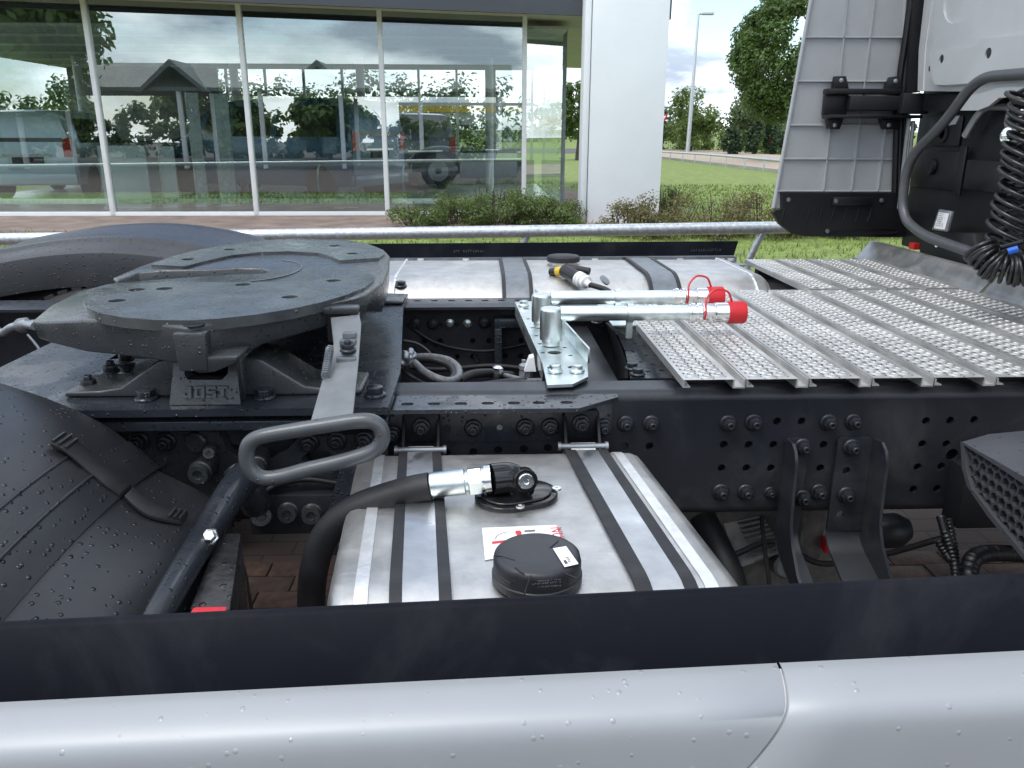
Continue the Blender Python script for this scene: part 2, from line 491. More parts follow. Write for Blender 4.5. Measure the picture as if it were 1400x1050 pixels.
for x, y in [(995, 578), (1030, 577), (1132, 577), (1166, 576), (855, 579), (890, 578.5), (985, 672), (1019, 672), (1118.5, 672)]:
    put(NUT, near_rail, aY(x, y, YN), '-Y', random.uniform(0.95, 1.05), random.uniform(0, 6))
put(NUT, near_rail, aY(1052.5, 673, YN), '-Y', 0.72, 0.4)
for k in range(6):                       # bolts on the far rail, inside
    p = aY(545 + 47 * (k % 3) + 23 * (k // 3), 443 - 0.4 * k, YF - 0.009)
    put(NUT if k % 2 else ZHEAD, far_rail, p, '-Y', 1.0, random.uniform(0, 6))
for x, y in [(568, 476), (590, 475), (616, 475), (650, 487), (652, 492), (620, 489), (596, 478)]:
    p = aY(x, y, YF - 0.009)
    b = MB().lathe(p, (0, -1, 0), [(0.009, 0), (0.008, 0.006)], 10)
    b.build('plug', CH, far_rail)

# long slotted angles bolted to both rails -----------------------------
def angle_bracket(y_in, s, x0, x1, taper, slots_px, z=ZT - 0.004, name='slotted_angle'):
    b = MB()
    w = 0.085
    t = 0.008
    fn = lambda u, v, h: Vector((u, y_in - s * v, z - t + h))
    out = [(x0, 0), (x0, w), (x1 - taper, w), (x1, w * 0.22), (x1, 0)]
    hl = [slot(u, v, 0.0122, 0.0085) for u, v in slots_px]
    b.plate(out, hl, fn, t)
    b.box(x0, x1 - 0.01, min(y_in - s * 0.0, y_in - s * t), max(y_in - s * 0.0, y_in - s * t), z - 0.095, z - t)
    return b.build(name, CHW, TRUCK)
sl = [(aZ(x, y, ZT).x, YN - 0.0 - aZ(x, y, ZT).y) for x, y in [(556, 553), (593, 552.5), (630, 551.5), (667, 551), (703, 550), (737, 549), (775, 548)]]
na = angle_bracket(YN - 0.001, 1, -1.0, 0.266, 0.085, [(u, 0.050) for u, v in sl])
fsl = [(aZ(x, 405.5, ZT).x, 0.045) for x in (572, 595, 618, 641, 663, 685, 708)]
fa = angle_bracket(YF + 0.001, -1, -1.9, 0.30, 0.08, fsl)
for x, y in [(537, 593), (647, 585), (718, 584), (752, 583), (825, 584)]:
    put(NUT, na, aY(x, y, YN - 0.0095), '-Y', 1.0, random.uniform(0, 6))
b = MB().lathe(aY(683, 584, YN - 0.0092), (0, -1, 0), [(0.007, 0), (0.006, 0.002)], 10); b.build('plug', STEELD, na)
b = MB().lathe(aY(611, 586, YN - 0.0092), (0, -1, 0), [(0.0085, 0), (0.008, 0.001)], 12); b.build('plug', BLK, na)

# fifth wheel mounting plate -------------------------------------------
zs0, zs1 = ZT + 0.002, ZT + 0.016
sub = MB()
cor = [aZ(558, 402, zs1), aZ(533, 551, zs1)]
out = [(-1.02, 1.40), (-0.98, 1.372), (cor[1].x, 1.372), (cor[1].x, 1.60), (cor[0].x, 2.30), (cor[0].x, 2.46), (-1.02, 2.46)]
hl = [[(-0.82, 1.72), (-0.55, 1.72), (-0.55, 2.2), (-0.82, 2.2)]]
sub.plate(out, hl, lambda u, v, h: Vector((u, v, zs0 + h)), zs1 - zs0)
subplate = sub.build('mounting_plate', CHW, TRUCK, bevel=0.002)
low = MB().box(-1.0, cor[1].x - 0.004, 1.384, 1.47, ZT - 0.03, ZT - 0.012)
low.build('backing_strip', CHW, TRUCK, bevel=0.002)
for x, y in [(200, 546), (513, 541), (548, 392), (362, 544)]:
    p = aZ(x, y, zs1); put(HEAD, subplate, p, 'Z', 1.05, random.uniform(0, 6))
for x, y in [(122, 530), (152, 509), (172, 493)]:
    p = aZ(x, y, zs1 + 0.004)
    put(NUT, subplate, p, 'Z', 1.0, random.uniform(0, 6))
# pedestals (near one carries the cast lettering)
def pedestal(yf, s, lettered):
    P = lambda x, y: (aY(x, y, 1.405).x, aY(x, y, 1.405).z)
    b = MB()
    z0 = zs1 + 0.001
    xl, xr = P(236, 540)[0], P(327, 540)[0]
    zt_ = P(238, 488)[1]
    wn_ = [P(252, 497), P(250, 512), P(256, 520), P(303, 520), P(310, 512), P(309, 497)]
    out = [(xl - 0.004, z0), (xr + 0.004, z0), (xr - 0.004, zt_), (xl + 0.006, zt_)]
    fn = lambda u, v, h: Vector((u, yf + s * (0.03 - h) - s * 0.0 + s * (v - z0) * 0.30, v))
    b.plate(out, [wn_], fn, 0.03)
    # side cheeks and rear web of the block
    for xa, xb in ((xl - 0.004, xl + 0.012), (xr - 0.012, xr + 0.004)):
        b.box(xa, xb, min(yf + s * 0.032, yf + s * 0.16), max(yf + s * 0.032, yf + s * 0.16), z0, zt_)
    b.box(xl, xr, min(yf + s * 0.15, yf + s * 0.17), max(yf + s * 0.15, yf + s * 0.17), z0, zt_)
    # wings running down to the plate on both sides
    for sg, xa in ((-1, xl), (1, xr)):
        prof = [(0, 0.075), (0.035, 0.07), (0.07, 0.045), (0.11, 0.018), (0.15, 0.012), (0.215, 0.010), (0.215, 0.0), (0, 0.0)]
        pts = [Vector((xa + sg * u, yf + s * 0.05, z0 + v)) for u, v in prof]
        b.prism(pts if sg * s < 0 else pts[::-1], (0, s * 0.12, 0))
    o = b.build('pedestal', CAST, fifth, bevel=0.004, ang=50)
    return o
# coupling plate ---------------------------------------------------------
ZD = 1.1475                      # wear surface
ZP = 1.1405                       # plate around it
body_px = [(154, 380, 1.126), (190, 364.5, 1.137), (232, 350, ZP), (300, 334, ZP), (340, 329.2, ZP), (380, 326.6, ZP), (415, 325.8, ZP), (445, 326.2, ZP), (473, 327.8, ZP), (505, 333, ZP),
           (525, 341, ZP), (533, 349.5, ZP), (531.5, 368, ZP), (524, 385, ZP), (500, 402.6, ZP), (484, 408.5, ZP), (442, 416.5, ZP),
           (400, 424, ZP), (361, 430.5, ZP), (328, 435.5, ZP), (285, 442.5, ZP), (254, 448, ZP), (223, 443.5, ZP), (190, 439, ZP),
           (161, 436, ZP), (107, 438, 1.126), (61, 440, 1.114), (43, 439, 1.108), (68, 418, 1.112), (107, 399, 1.120), (146, 388, 1.130),
           (204, 382.5, ZP), (280, 377, ZP), (322, 375, ZP), (357, 373.8, ZP), (367, 371.5, ZP), (368, 369, ZP), (357, 366, ZP), (322, 366, ZP), (280, 368.5, ZP),
           (223, 369, ZP), (190, 372, 1.137), (160, 383, 1.127)]
bp = [aZ(x, y, z) for x, y, z in body_px]
fifth = None
def slab(pts, thick, taper=0.0):
    """closed slab: top outline pts (own heights), bottom shifted down and drawn in a little"""
    b = MB()
    n = len(pts)
    c = sum(pts, Vector()) / n
    bm = bmesh.new()
    vs_ = [bm.verts.new((p.x, p.y, 0)) for p in pts]
    ed = [bm.edges.new((vs_[i], vs_[(i + 1) % n])) for i in range(n)]
    bmesh.ops.triangle_fill(bm, use_beauty=True, edges=ed, normal=(0, 0, 1))
    bm.verts.index_update()
    fs = [tuple(v.index for v in f.verts) for f in bm.faces]
    bm.free()
    th = thick if isinstance(thick, list) else [thick] * n
    bot = []
    for p, t in zip(pts, th):
        d = (Vector((c.x, c.y, 0)) - Vector((p.x, p.y, 0))).normalized() * taper
        bot.append(Vector((p.x + d.x, p.y + d.y, p.z - t)))
    b.add(list(pts) + bot, fs + [tuple(i + n for i in f[::-1]) for f in fs] + [(i, (i + 1) % n, (i + 1) % n + n, i + n) for i in range(n)])
    return b
th = []
for (x, y, z) in body_px:
    t = 0.070
    if y > 395 and x < 130: t = 0.035 + 0.0004 * max(0, x - 40)
    if x > 330 and y > 400: t = 0.058 - 0.00010 * (x - 330)
    th.append(t)
fifth = slab(bp, th, 0.006).build('fifth_wheel', CAST, TRUCK, bevel=0.005, ang=50, label='dark wet cast coupling plate with throat opening to the rear')
# raised wear lobes with grease pockets
far_lobe_px = [(206, 361.7), (252, 364), (280, 357), (300, 352.5), (318.6, 348.6), (357, 344.7), (395.7, 343.4), (434, 345.7), (449.7, 349.5), (465, 356),
               (492, 354), (518, 352.4), (526, 347.6), (519, 341), (502, 335), (473, 330), (445, 328.4), (415, 328), (380, 328.8), (340, 331.5), (309, 335.5), (280, 340), (261, 344), (232.5, 351.5)]
fl = [aZ(x, y, ZD) for x, y in far_lobe_px]
def lobe(pts, holes, name):
    ol = [(p.x, p.y) for p in pts]
    hl = [circ(h.x, h.y, 0.016, 14) for h in holes]
    b = MB()
    b.plate(ol, hl, lambda u, v, h: Vector((u, v, ZP - 0.012 + h)), ZD - ZP + 0.012)
    return b.build(name, PLATE, fifth, bevel=0.0025, ang=50)
lobe(fl, [aZ(x, y, ZD) for x, y in [(257, 354.5), (314, 341), (457, 336), (482, 346.5)]], 'wear_surface')
near_lobe_px = [(113, 411), (118, 420), (135, 428), (165, 433.5), (210, 437.5), (260, 438), (300, 435.5), (350, 430), (400, 422), (440, 413), (475, 402.5), (498, 393), (511, 383), (513, 377.5), (507, 374.5)]
near_in = [(470, 378), (430, 383), (380, 385.5), (330, 386), (280, 385.5), (235, 384.5), (218, 386), (150, 389.5), (130, 396)]
nl = [aZ(x, y, ZD) for x, y in near_lobe_px + near_in]
lobe(nl, [aZ(x, y, ZD) for x, y in [(187, 396), (225, 394.5), (332, 389), (396, 406), (456, 383.6), (160, 411)]], 'wear_surface')
# lock parts in the throat, pivot lugs, release opening
b = MB()
p = aZ(335, 370, ZP)
b.box(p.x - 0.045, p.x + 0.02, p.y - 0.02, p.y + 0.035, ZP - 0.055, ZP - 0.020)
b.build('lock_jaw', BLKM, fifth, bevel=0.004)  # matt black puts the shade of the throat into the jaw colour
b = MB()
a = aZ(369, 369.5, ZP + 0.0005)
arc = [(a.x + 0.10 * math.cos(R(t)) - 0.03, a.y + 0.16 * math.sin(R(t)), ZP + 0.0012) for t in range(-75, 80, 8)]
b.tube(arc, 0.0012, 6); b.build('wear_ring_seam', STEELD, fifth)
b = MB()                              # near pivot lug under the apex
q = aZ(254, 448, ZP)
prof = [(-0.045, -0.050), (0.055, -0.050), (0.050, -0.062), (0.012, -0.078), (-0.015, -0.080), (-0.042, -0.066)]
b.prism([Vector((q.x + 0.028 + u, q.y - 0.004, q.z + v)) for u, v in prof], (0, 0.12, 0))
b.build('pivot_lug', CAST, fifth, bevel=0.004)
b = MB()                              # cast ribs either side of the apex
for x0, x1, yy in ():
    b.box(q.x + x0, q.x + x1, q.y + yy - 0.012, q.y + yy + 0.03, q.z - 0.064, q.z - 0.016); b.build('casting_rib', CAST, fifth, bevel=0.004); b = MB()
b.prism([Vector((q.x - 0.022, q.y - 0.008, q.z - 0.008)), Vector((q.x + 0.034, q.y - 0.008, q.z - 0.008)), Vector((q.x + 0.030, q.y - 0.008, q.z - 0.075)), Vector((q.x - 0.018, q.y - 0.008, q.z - 0.075))], (0, 0.03, 0))
b.build('casting_rib', CAST, fifth, bevel=0.004)
b = MB()
b.lathe((q.x + 0.006, q.y + 0.022, ZP - 0.002), (0, 0, 1), [(0.018, 0), (0.018, 0.0028)], 20)
b.build('oil_hole', BLK, fifth)
near_ped = pedestal(1.395, 1, True)
far_ped = pedestal(2.46, -1, False)
# cast lettering JOST as raised strokes
def letter_bars(ch):
    return {'J': [(0.52, 0, 0.84, 0.8), (0, 0, 0.52, 0.24), (0, 0.24, 0.22, 0.42), (0.22, 0.8, 0.84, 1)], 'O': [(0, 0, 0.28, 1), (0.72, 0, 1, 1), (0.28, 0, 0.72, 0.22), (0.28, 0.78, 0.72, 1)],
            'S': [(0, 0, 1, 0.22), (0.72, 0.22, 1, 0.5), (0, 0.40, 1, 0.60), (0, 0.6, 0.28, 0.8), (0, 0.78, 1, 1)], 'T': [(0.36, 0, 0.66, 0.8), (0, 0.78, 1, 1)]}[ch]
lx = aY(250, 544, 1.393).x
lz = aY(250, 544.5, 1.393).z
lw = (aY(313, 544, 1.393).x - lx)
lh = aY(250, 530, 1.393).z - lz
for i, ch in enumerate('JOST'):
    b = MB()
    for (x0, y0, x1, y1) in letter_bars(ch):
        cw = lw / 4.15
        X0 = lx + i * lw / 4 + x0 * cw * 0.9; X1 = lx + i * lw / 4 + x1 * cw * 0.9
        Z0, Z1 = lz + y0 * lh, lz + y1 * lh
        fy = lambda z_: 1.395 + (z_ - zs1 - 0.001) * 0.30
        b.add([(X0, fy(Z0) - 0.006, Z0), (X1, fy(Z0) - 0.006, Z0), (X1, fy(Z1) - 0.006, Z1), (X0, fy(Z1) - 0.006, Z1), (X0, fy(Z0) + 0.002, Z0), (X1, fy(Z0) + 0.002, Z0), (X1, fy(Z1) + 0.002, Z1), (X0, fy(Z1) + 0.002, Z1)],
              [(0, 1, 2, 3), (7, 6, 5, 4), (0, 4, 5, 1), (1, 5, 6, 2), (2, 6, 7, 3), (3, 7, 4, 0)])
    b.build('cast_letter', CAST, fifth)

# release lever and loop handle -------------------------------------------
b = MB()
def ribbon(pl, pr, thick):
    bb = MB()
    n = len(pl)
    bb.grid([pl, pr])
    low = [p - Vector((0, 0, thick)) for p in pl]; low2 = [p - Vector((0, 0, thick)) for p in pr]
    bb.grid([pr, low2]); bb.grid([low2, low]); bb.grid([low, pl])
    bb.poly([pl[0], pr[0], low2[0], low[0]]); bb.poly([pl[-1], pr[-1], low2[-1], low[-1]])
    return bb
def Lv(x, y, Y): return aY(x, y, Y)
pl = [Lv(452, 434, 1.50), Lv(456, 470, 1.42), Lv(446, 500, 1.36), Lv(424, 578, 1.16)]
pr = [Lv(491, 430, 1.50), Lv(494, 442, 1.46), Lv(490, 495, 1.36), Lv(482, 571, 1.16)]
lev = ribbon(pl, pr, 0.007).build('release_lever', LEVER, fifth, bevel=0.001, weld=True)
c0 = [(x, y, 1.13) for x, y in [(337, 624), (341, 607), (357, 597), (400, 589), (450, 581), (488, 575.5), (509, 576.5), (521, 587), (522, 602), (509, 617), (470, 630), (420, 642), (382, 652), (359, 653), (343, 642)]]
hp = smooth([Lv(*q_) for q_ in c0], 5, True)
MB().tube(hp, 0.0118, 14, closed=True).build('loop_handle', LOOP, fifth, ang=60)
sp = [Lv(452, 480, 1.385), Lv(446, 518, 1.31)]
coil = []
for k in range(90):
    t = k / 89
    c = sp[0].lerp(sp[1], t)
    coil.append(c + Vector((0.0065 * math.cos(k * 0.9), 0, 0.0065 * math.sin(k * 0.9))) + Vector((0, -0.006, 0.006)))
MB().tube(coil, 0.0016, 6).build('tension_spring', STEELD, fifth)
b = MB()
for (x, y, w_) in ((478, 463, 9), (476, 473, 11), (474, 497, 13)):
    p = Lv(x, y, 1.425 - (y - 463) * 0.0016)
    b.box(p.x - w_ * 0.0013, p.x + w_ * 0.0013, p.y - 0.006, p.y + 0.008, p.z - 0.002, p.z + 0.012); b.build('catch_block', STEELD, fifth, bevel=0.001); b = MB()
put(NUT, fifth, Lv(476, 480, 1.39), 'Z', 0.8, 0.3)
# dark housing round the lever opening
b = MB()
p0 = aZ(445, 416, ZP); p1 = aZ(487, 408, ZP)
b.box(p0.x, p1.x, p0.y + 0.003, p0.y + 0.05, ZP - 0.075, ZP - 0.02)
b.build('lever_opening', BLK, fifth)
b = MB()
pts = [p0 + Vector((-0.004, -0.002, -0.003)), p1 + Vector((0.012, -0.002, -0.003))]
b.box(pts[0].x, pts[1].x, p0.y - 0.012, p0.y + 0.02, ZP - 0.018, ZP - 0.004)
b.box(pts[1].x - 0.016, pts[1].x, p0.y - 0.012, p0.y + 0.02, ZP - 0.078, ZP - 0.018)
b.build('lever_frame', CAST, fifth, bevel=0.003)

# hydraulic pipe console ------------------------------------------------------
zb = 0.978
bo = [aZ(x, y, zb) for x, y in [(704, 413), (731, 411.5), (803, 497), (804, 515), (783, 525), (748, 526.5), (742, 497)]]
hl = []
def pr_(x, y): p = aZ(x, y, zb); return (p.x, p.y)
for x, y in [(758, 482)]: hl.append(slot(*pr_(x, y), 0.016, 0.016))
for x, y in [(742, 482), (738, 470), (733, 459), (772, 475), (780, 486), (728, 448), (722, 436), (766, 465)]:
    hl.append(slot(*pr_(x, y), 0.0055, 0.0055, 5))
for x, y in [(754, 503), (782, 502), (719, 422)]: hl.append(slot(*pr_(x, y), 0.010, 0.009, 5))
b = MB().plate([(p.x, p.y) for p in bo], hl, lambda u, v, h: Vector((u, v, zb - 0.006 + h)), 0.006)
# turned-up lip on the right edge
e0, e1 = bo[1], bo[2]
b.prism([e0, e1, e1 + Vector((0, 0, 0.035)), e0 + Vector((0, 0, 0.035))], (0.005, 0.001, 0))
e0, e1 = bo[0], bo[6]
b.prism([e0 + Vector((0, 0, -0.005)), e1 + Vector((0, 0, -0.005)), e1 + Vector((0, 0, -0.04)), e0 + Vector((0, 0, -0.04))], (0.004, 0, 0))
console = b.build('pipe_console', ZINC, TRUCK, bevel=0.001)
for x, y in [(759, 508), (789, 508), (716, 418)]:
    put(ZHEAD, console, aZ(x, y, zb + 0.001), 'Z', 1.1, random.uniform(0, 6))
pipes = []
def pipe_set(cx, cy, top_y, base_y, r_px, Yp, px_end, pipe_y, col_px):
    base = aZ(cx, base_y, zb + 0.002)
    Yp = base.y
    top = aY(cx, top_y, Yp)
    d = r_px / FPX * (Yp * 1.02)
    b = MB().lathe(base, (0, 0, 1), [(d * 0.80, 0), (d * 0.80, 0.012), (d * 0.98, 0.013), (d, 0.016), (d, top.z - base.z - 0.006), (d * 0.97, top.z - base.z - 0.002), (d * 0.9, top.z - base.z)], 28)
    cyl = b.build('swivel_block', STEELL if False else ZINC, TRUCK, ang=35)
    zc = aY(cx + 30, pipe_y, Yp).z
    xe = [aY(x, pipe_y, Yp).x for x in col_px]
    rp = 0.0178
    pp = MB().tube([(base.x + d * 0.8, Yp, zc), (xe[0], Yp, zc)], rp, 20)
    pipe = pp.build('pressure_pipe', ZINC, cyl, ang=40)
    return base, Yp, zc, xe, cyl, rp
for (cx, top_y, base_y, rpx, pipe_y, col_px, col2) in [
        (753, 421, 471, 15.5, 428.5, [958, 975, 996, 1020], 861),
        (741, 402, 446, 14.5, 407.0, [935, 950, 968, 990], 844)]:
    base, Yp, zc, xe, cyl, rp = pipe_set(cx, 0, top_y, base_y, rpx, 0, 0, pipe_y, col_px)
    b = MB()
    b.lathe((xe[0] - 0.030, Yp, zc), (1, 0, 0), [(0.021, 0), (0.021, 0.004), (0.0235, 0.005), (0.0235, 0.014), (0.019, 0.016), (0.019, 0.022), (0.0235, 0.023), (0.0235, 0.030)], 6 if False else 16)
    b.build('union_nut', CHROME, cyl, ang=35)
    b = MB().lathe((xe[0] + 0.002, Yp, zc), (1, 0, 0), [(0.0225, 0), (0.024, 0.002), (0.024, 0.026), (0.0225, 0.028)], 6)
    b.build('hex_collar', CHROME, cyl, ang=30, bevel=0.001)
    b = MB().lathe((xe[1] - 0.002, Yp, zc), (1, 0, 0), [(0.0215, 0), (0.0215, 0.003), (0.0235, 0.005), (0.0235, xe[2] - xe[1] - 0.002), (0.022, xe[2] - xe[1])], 24)
    b.build('coupler_sleeve', CHROME, cyl, ang=35)
    # knurled red dust cap
    n = 36
    rings = []
    for rr, h in ((0.022, 0), (0.0262, 0.002), (0.0262, xe[3] - xe[2] - 0.004), (0.0245, xe[3] - xe[2]), (0.015, xe[3] - xe[2] + 0.001)):
        rings.append([Vector((xe[2] - 0.004 + h, Yp + (rr + (0.0007 if k % 2 else 0)) * math.cos(2 * math.pi * k / n), zc + (rr + (0.0007 if k % 2 else 0)) * math.sin(2 * math.pi * k / n))) for k in range(n)])
    b = MB().grid(rings, True)
    b.f.append(tuple(range(4 * n, 5 * n)))
    b.build('dust_cap', RED, cyl, ang=50)
    # red retaining strap
    xs = xe[0] + 0.004
    st = [(xs, Yp - 0.021, zc - 0.012), (xs + 0.001, Yp - 0.025, zc + 0.004), (xs + 0.003, Yp - 0.012, zc + 0.030), (xs + 0.014, Yp - 0.004, zc + 0.046),
          ((xs + xe[2]) / 2, Yp, zc + 0.055), (xe[2] - 0.006, Yp, zc + 0.049), (xe[2] + 0.006, Yp, zc + 0.026)]
    MB().tube(smooth(st, 6), 0.0026, 8).build('cap_strap', RED, cyl)
    # ring clamp and its foot on the pipe
    p = aY(col2, pipe_y, Yp)
    b = MB().lathe((p.x - 0.007, Yp, zc), (1, 0, 0), [(rp + 0.001, 0), (rp + 0.005, 0), (rp + 0.005, 0.014), (rp + 0.001, 0.014)], 18, caps=False)
    b.box(p.x - 0.007, p.x + 0.007, Yp - 0.006, Yp + 0.006, ZT + 0.03, zc - rp)
    b.build('pipe_clamp', ZINC, cyl, ang=40)
b = MB()
p = aZ(862, 440, 1.0)
b.box(p.x - 0.05, p.x + 0.02, p.y - 0.02, p.y + 0.36, 0.992, 0.997)
b.box(p.x + 0.012, p.x + 0.02, p.y - 0.02, p.y + 0.36, 0.97, 0.992)
b.build('clamp_rail', ZINC, TRUCK, bevel=0.001)

# walk-on platform of perforated aluminium planks ---------------------------------
def plank(x0, y0, y1, zt, last=False):
    W = 0.122
    b = MB()
    ch = 0.024                                   # open channel between the studded strips
    t = 0.003
    xa, xb = x0, x0 + W - ch
    # channel and side lips (one folded sheet)
    prof = [(xa + 0.010, zt - 0.016), (xa, zt - 0.016), (xa, zt)]
    prof2 = [(xb, zt), (xb, zt - 0.004), (xb + 0.002, zt - 0.015), (xb + ch - 0.002, zt - 0.015), (x0 + W - 0.001, zt)]
    def fold(pf):
        n = len(pf)
        off = []
        for i in range(n):
            a_ = Vector(pf[max(0, i - 1)]); c_ = Vector(pf[min(n - 1, i + 1)])
            d = (c_ - a_).normalized()
            off.append((pf[i][0] - d.y * t * 0.8, pf[i][1] + d.x * t * 0.8))
        loop = list(pf) + off[::-1]
        b.prism([(p_[0], y0, p_[1]) for p_ in loop], (0, y1 - y0, 0))
    b.prism([(xa, y0, zt - 0.016), (xa + 0.014, y0, zt - 0.016), (xa + 0.014, y0, zt - 0.0135), (xa + 0.003, y0, zt - 0.0135), (xa + 0.003, y0, zt - t), (xa, y0, zt)], (0, y1 - y0, 0))
    b.prism([(xb, y0, zt), (xb, y0, zt - 0.018), (xb + ch, y0, zt - 0.018), (xb + ch, y0, zt), (xb + ch - 0.003, y0, zt), (xb + ch - 0.003, y0, zt - 0.015), (xb + 0.003, y0, zt - 0.015), (xb + 0.003, y0, zt)], (0, y1 - y0, 0))
    # studded strip: three staggered columns of raised holes
    m = 0.028
    cw = 0.0268
    c0_ = (xa + xb) / 2 - 1.5 * cw
    b.poly([(xa, y0, zt), (c0_, y0, zt), (c0_, y1, zt), (xa, y1, zt)])
    b.poly([(c0_ + 3 * cw, y0, zt), (xb, y0, zt), (xb, y1, zt), (c0_ + 3 * cw, y1, zt)])
    nrow = int((y1 - y0 - 0.03) / m)
    nseg = 12
    for c in range(3):
        ca, cb_ = c0_ + c * cw, c0_ + (c + 1) * cw
        ys = y0 + (0.016 if c != 1 else 0.004)
        b.poly([(ca, y0, zt), (cb_, y0, zt), (cb_, ys, zt), (ca, ys, zt)])
        for r_ in range(nrow):
            ya, yb = ys + r_ * m, ys + (r_ + 1) * m
            cx, cy = (ca + cb_) / 2, (ya + yb) / 2
            if c == 1 and r_ == nrow - 1:
                b.poly([(ca, ya, zt), (cb_, ya, zt), (cb_, yb, zt), (ca, yb, zt)]); continue
            outer = []
            for k in range(nseg):
                a_ = 2 * math.pi * k / nseg
                dx, dy = math.cos(a_), math.sin(a_)
                q_ = min((cw / 2) / max(abs(dx), 1e-6), (m / 2) / max(abs(dy), 1e-6))
                outer.append((cx + dx * q_, cy + dy * q_, zt))
            rings = [outer]
            for rr, h in ((0.0118, 0.0), (0.0098, 0.0022), (0.0084, 0.0026), (0.0074, 0.0012), (0.0074, -0.004)):
                rings.append([(cx + rr * math.cos(2 * math.pi * k / nseg), cy + rr * math.sin(2 * math.pi * k / nseg), zt + h) for k in range(nseg)])
            b.grid(rings, True)
        ye = ys + nrow * m
        b.poly([(ca, ye, zt), (cb_, ye, zt), (cb_, y1, zt), (ca, y1, zt)])
    return b.build('platform_plank', ALUP, TRUCK, ang=50)
XP = 0.388
for k in range(9):
    plank(XP + 0.1245 * k, 1.462, 2.395, 1.0)
for k in range(5, 9):
    plank(XP + 0.1245 * k, 2.403, 3.03, 1.0)
for yy in (1.55, 2.30, 2.52, 2.92):
    x0_ = XP if yy < 2.4 else XP + 0.63
    MB().box(x0_ + 0.01, 1.50, yy, yy + 0.04, ZT + 0.001 if yy < 2.4 else 0.93, 0.981).build('platform_bearer', BLKM, TRUCK)
# kick plate behind the cab, two lengths
for y0, y1 in ((2.36, 3.18), (1.3, 2.345)):
    b = MB()
    p_ = [(1.512, 0.985), (1.515, 0.985), (1.562, 1.045), (1.570, 1.05), (1.590, 1.05), (1.590, 1.046), (1.571, 1.046), (1.566, 1.043)]
    b.prism([(x, y0, z) for x, z in p_], (0, y1 - y0, 0))
    b.prism([(1.505, y0, 0.986), (1.505, y0, 0.982), (1.516, y0, 0.982), (1.516, y0, 0.986)], (0, y1 - y0, 0))
    b.build('kick_plate', mat('kick_plate_aluminium', (0.42, 0.42, 0.41), 0.45, 0.9, 0.12, 20, 0.1, 0.2, 200), TRUCK)
# dark cover sheet between the rails in front of the console
b = MB()
pts = [aZ(x, y, 0.955) for x, y in [(828, 441), (868, 441), (925, 512), (918, 517), (862, 517), (855, 480), (845, 458)]]
hl = []
for x, y in [(868, 470), (880, 473), (866, 481), (884, 486), (876, 495), (893, 498), (886, 508), (904, 506), (872, 508)]:
    p = aZ(x, y, 0.955); hl.append(slot(p.x, p.y, 0.0055, 0.0055, 5))
b.plate([(p.x, p.y) for p in pts], hl, lambda u, v, h: Vector((u, v, 0.951 + h)), 0.004)
b.build('cover_sheet', CHW, TRUCK)
for x, y in [(864, 504), (872, 512), (816, 441)]:
    put(HEAD, TRUCK, aZ(x, y, 0.957), 'Z', 0.8, 0.5)
# curved dark hood (gearbox bell cover) beside it
b = MB()
rows = []
for k in range(9):
    t = k / 8
    rows.append([aZ(835 + 24 * math.sin(t * 1.57), 445 + 72 * t, 0.953 - 0.002), aZ(820 + 24 * math.sin(t * 1.57), 445 + 72 * t, 0.80)])
b.grid(rows); b.build('bell_cover', BLKM, TRUCK)

# near tank ------------------------------------------------------------------------
def TK(u, Y, z): return Vector((u + 0.075 * (1.36 - Y), Y, z + 0.045 * (1.36 - Y)))
def tank_sec(off=0.0, y0=0.80, y1=1.41, z0=0.36, z1=0.888, r=0.10, n=8):
    pts = []
    for cy, cz, a0 in ((y1 - 0.05, z1 - 0.05, 0), (y0 + r, z1 - r, 90), (y0 + r, z0 + r, 180), (y1 - 0.05, z0 + 0.05, 270)):
        rr = (0.05 if cy > 1.2 else r)
        for k in range(n + 1):
            a_ = R(a0 + 90 * k / n)
            pts.append((cy + (rr + off) * math.cos(a_), cz + (rr + off) * math.sin(a_)))
    return pts
def tank_body(u0, u1, fn, sec, inset=0.012):
    b = MB()
    c = (sum(p[0] for p in sec) / len(sec), sum(p[1] for p in sec) / len(sec))
    def ring(u, s_): return [fn(u, c[0] + (p[0] - c[0]) * s_, c[1] + (p[1] - c[1]) * s_) for p in sec]
    us = [(u0 - inset, 0.90), (u0 - inset * 0.6, 0.955), (u0, 0.985), (u0 + 0.012, 1.0)] + [(u0 + 0.012 + (u1 - u0 - 0.024) * k / 10, 1.0) for k in range(1, 10)] + [(u1 - 0.012, 1.0), (u1, 0.985), (u1 + inset * 0.6, 0.955), (u1 + inset, 0.90)]
    b.grid([ring(u, s_) for u, s_ in us], True)
    n = len(sec)
    b.f.append(tuple(range(n))[::-1]); o = (len(us) - 1) * n
    b.f.append(tuple(range(o, o + n)))
    return b
ns = tank_sec()
near_tank = tank_body(-0.224, 0.285, TK, ns).build('hydraulic_tank', ALU, TRUCK, ang=60, label='bare aluminium tank with two straps and a black cap')
def strap(fn, sec, u0, u1, off, m, parent, name, t=0.003, rng=None):
    c = (sum(p[0] for p in sec) / len(sec), sum(p[1] for p in sec) / len(sec))
    def o_(p, d):
        v = Vector((p[0] - c[0], p[1] - c[1]))
        return p
    return None
def strap_band(u0, u1, off, m, parent, name, th=0.004, i0=3, i1=30):
    b = MB()
    lo, hi = tank_sec(off), tank_sec(off + th)
    a = [TK(u0, *p) for p in hi[i0:i1]]; c = [TK(u1, *p) for p in hi[i0:i1]]
    a2 = [TK(u0, *p) for p in lo[i0:i1]]; c2 = [TK(u1, *p) for p in lo[i0:i1]]
    b.grid([a2, a, c, c2])
    return b.build(name, m, parent, ang=60)
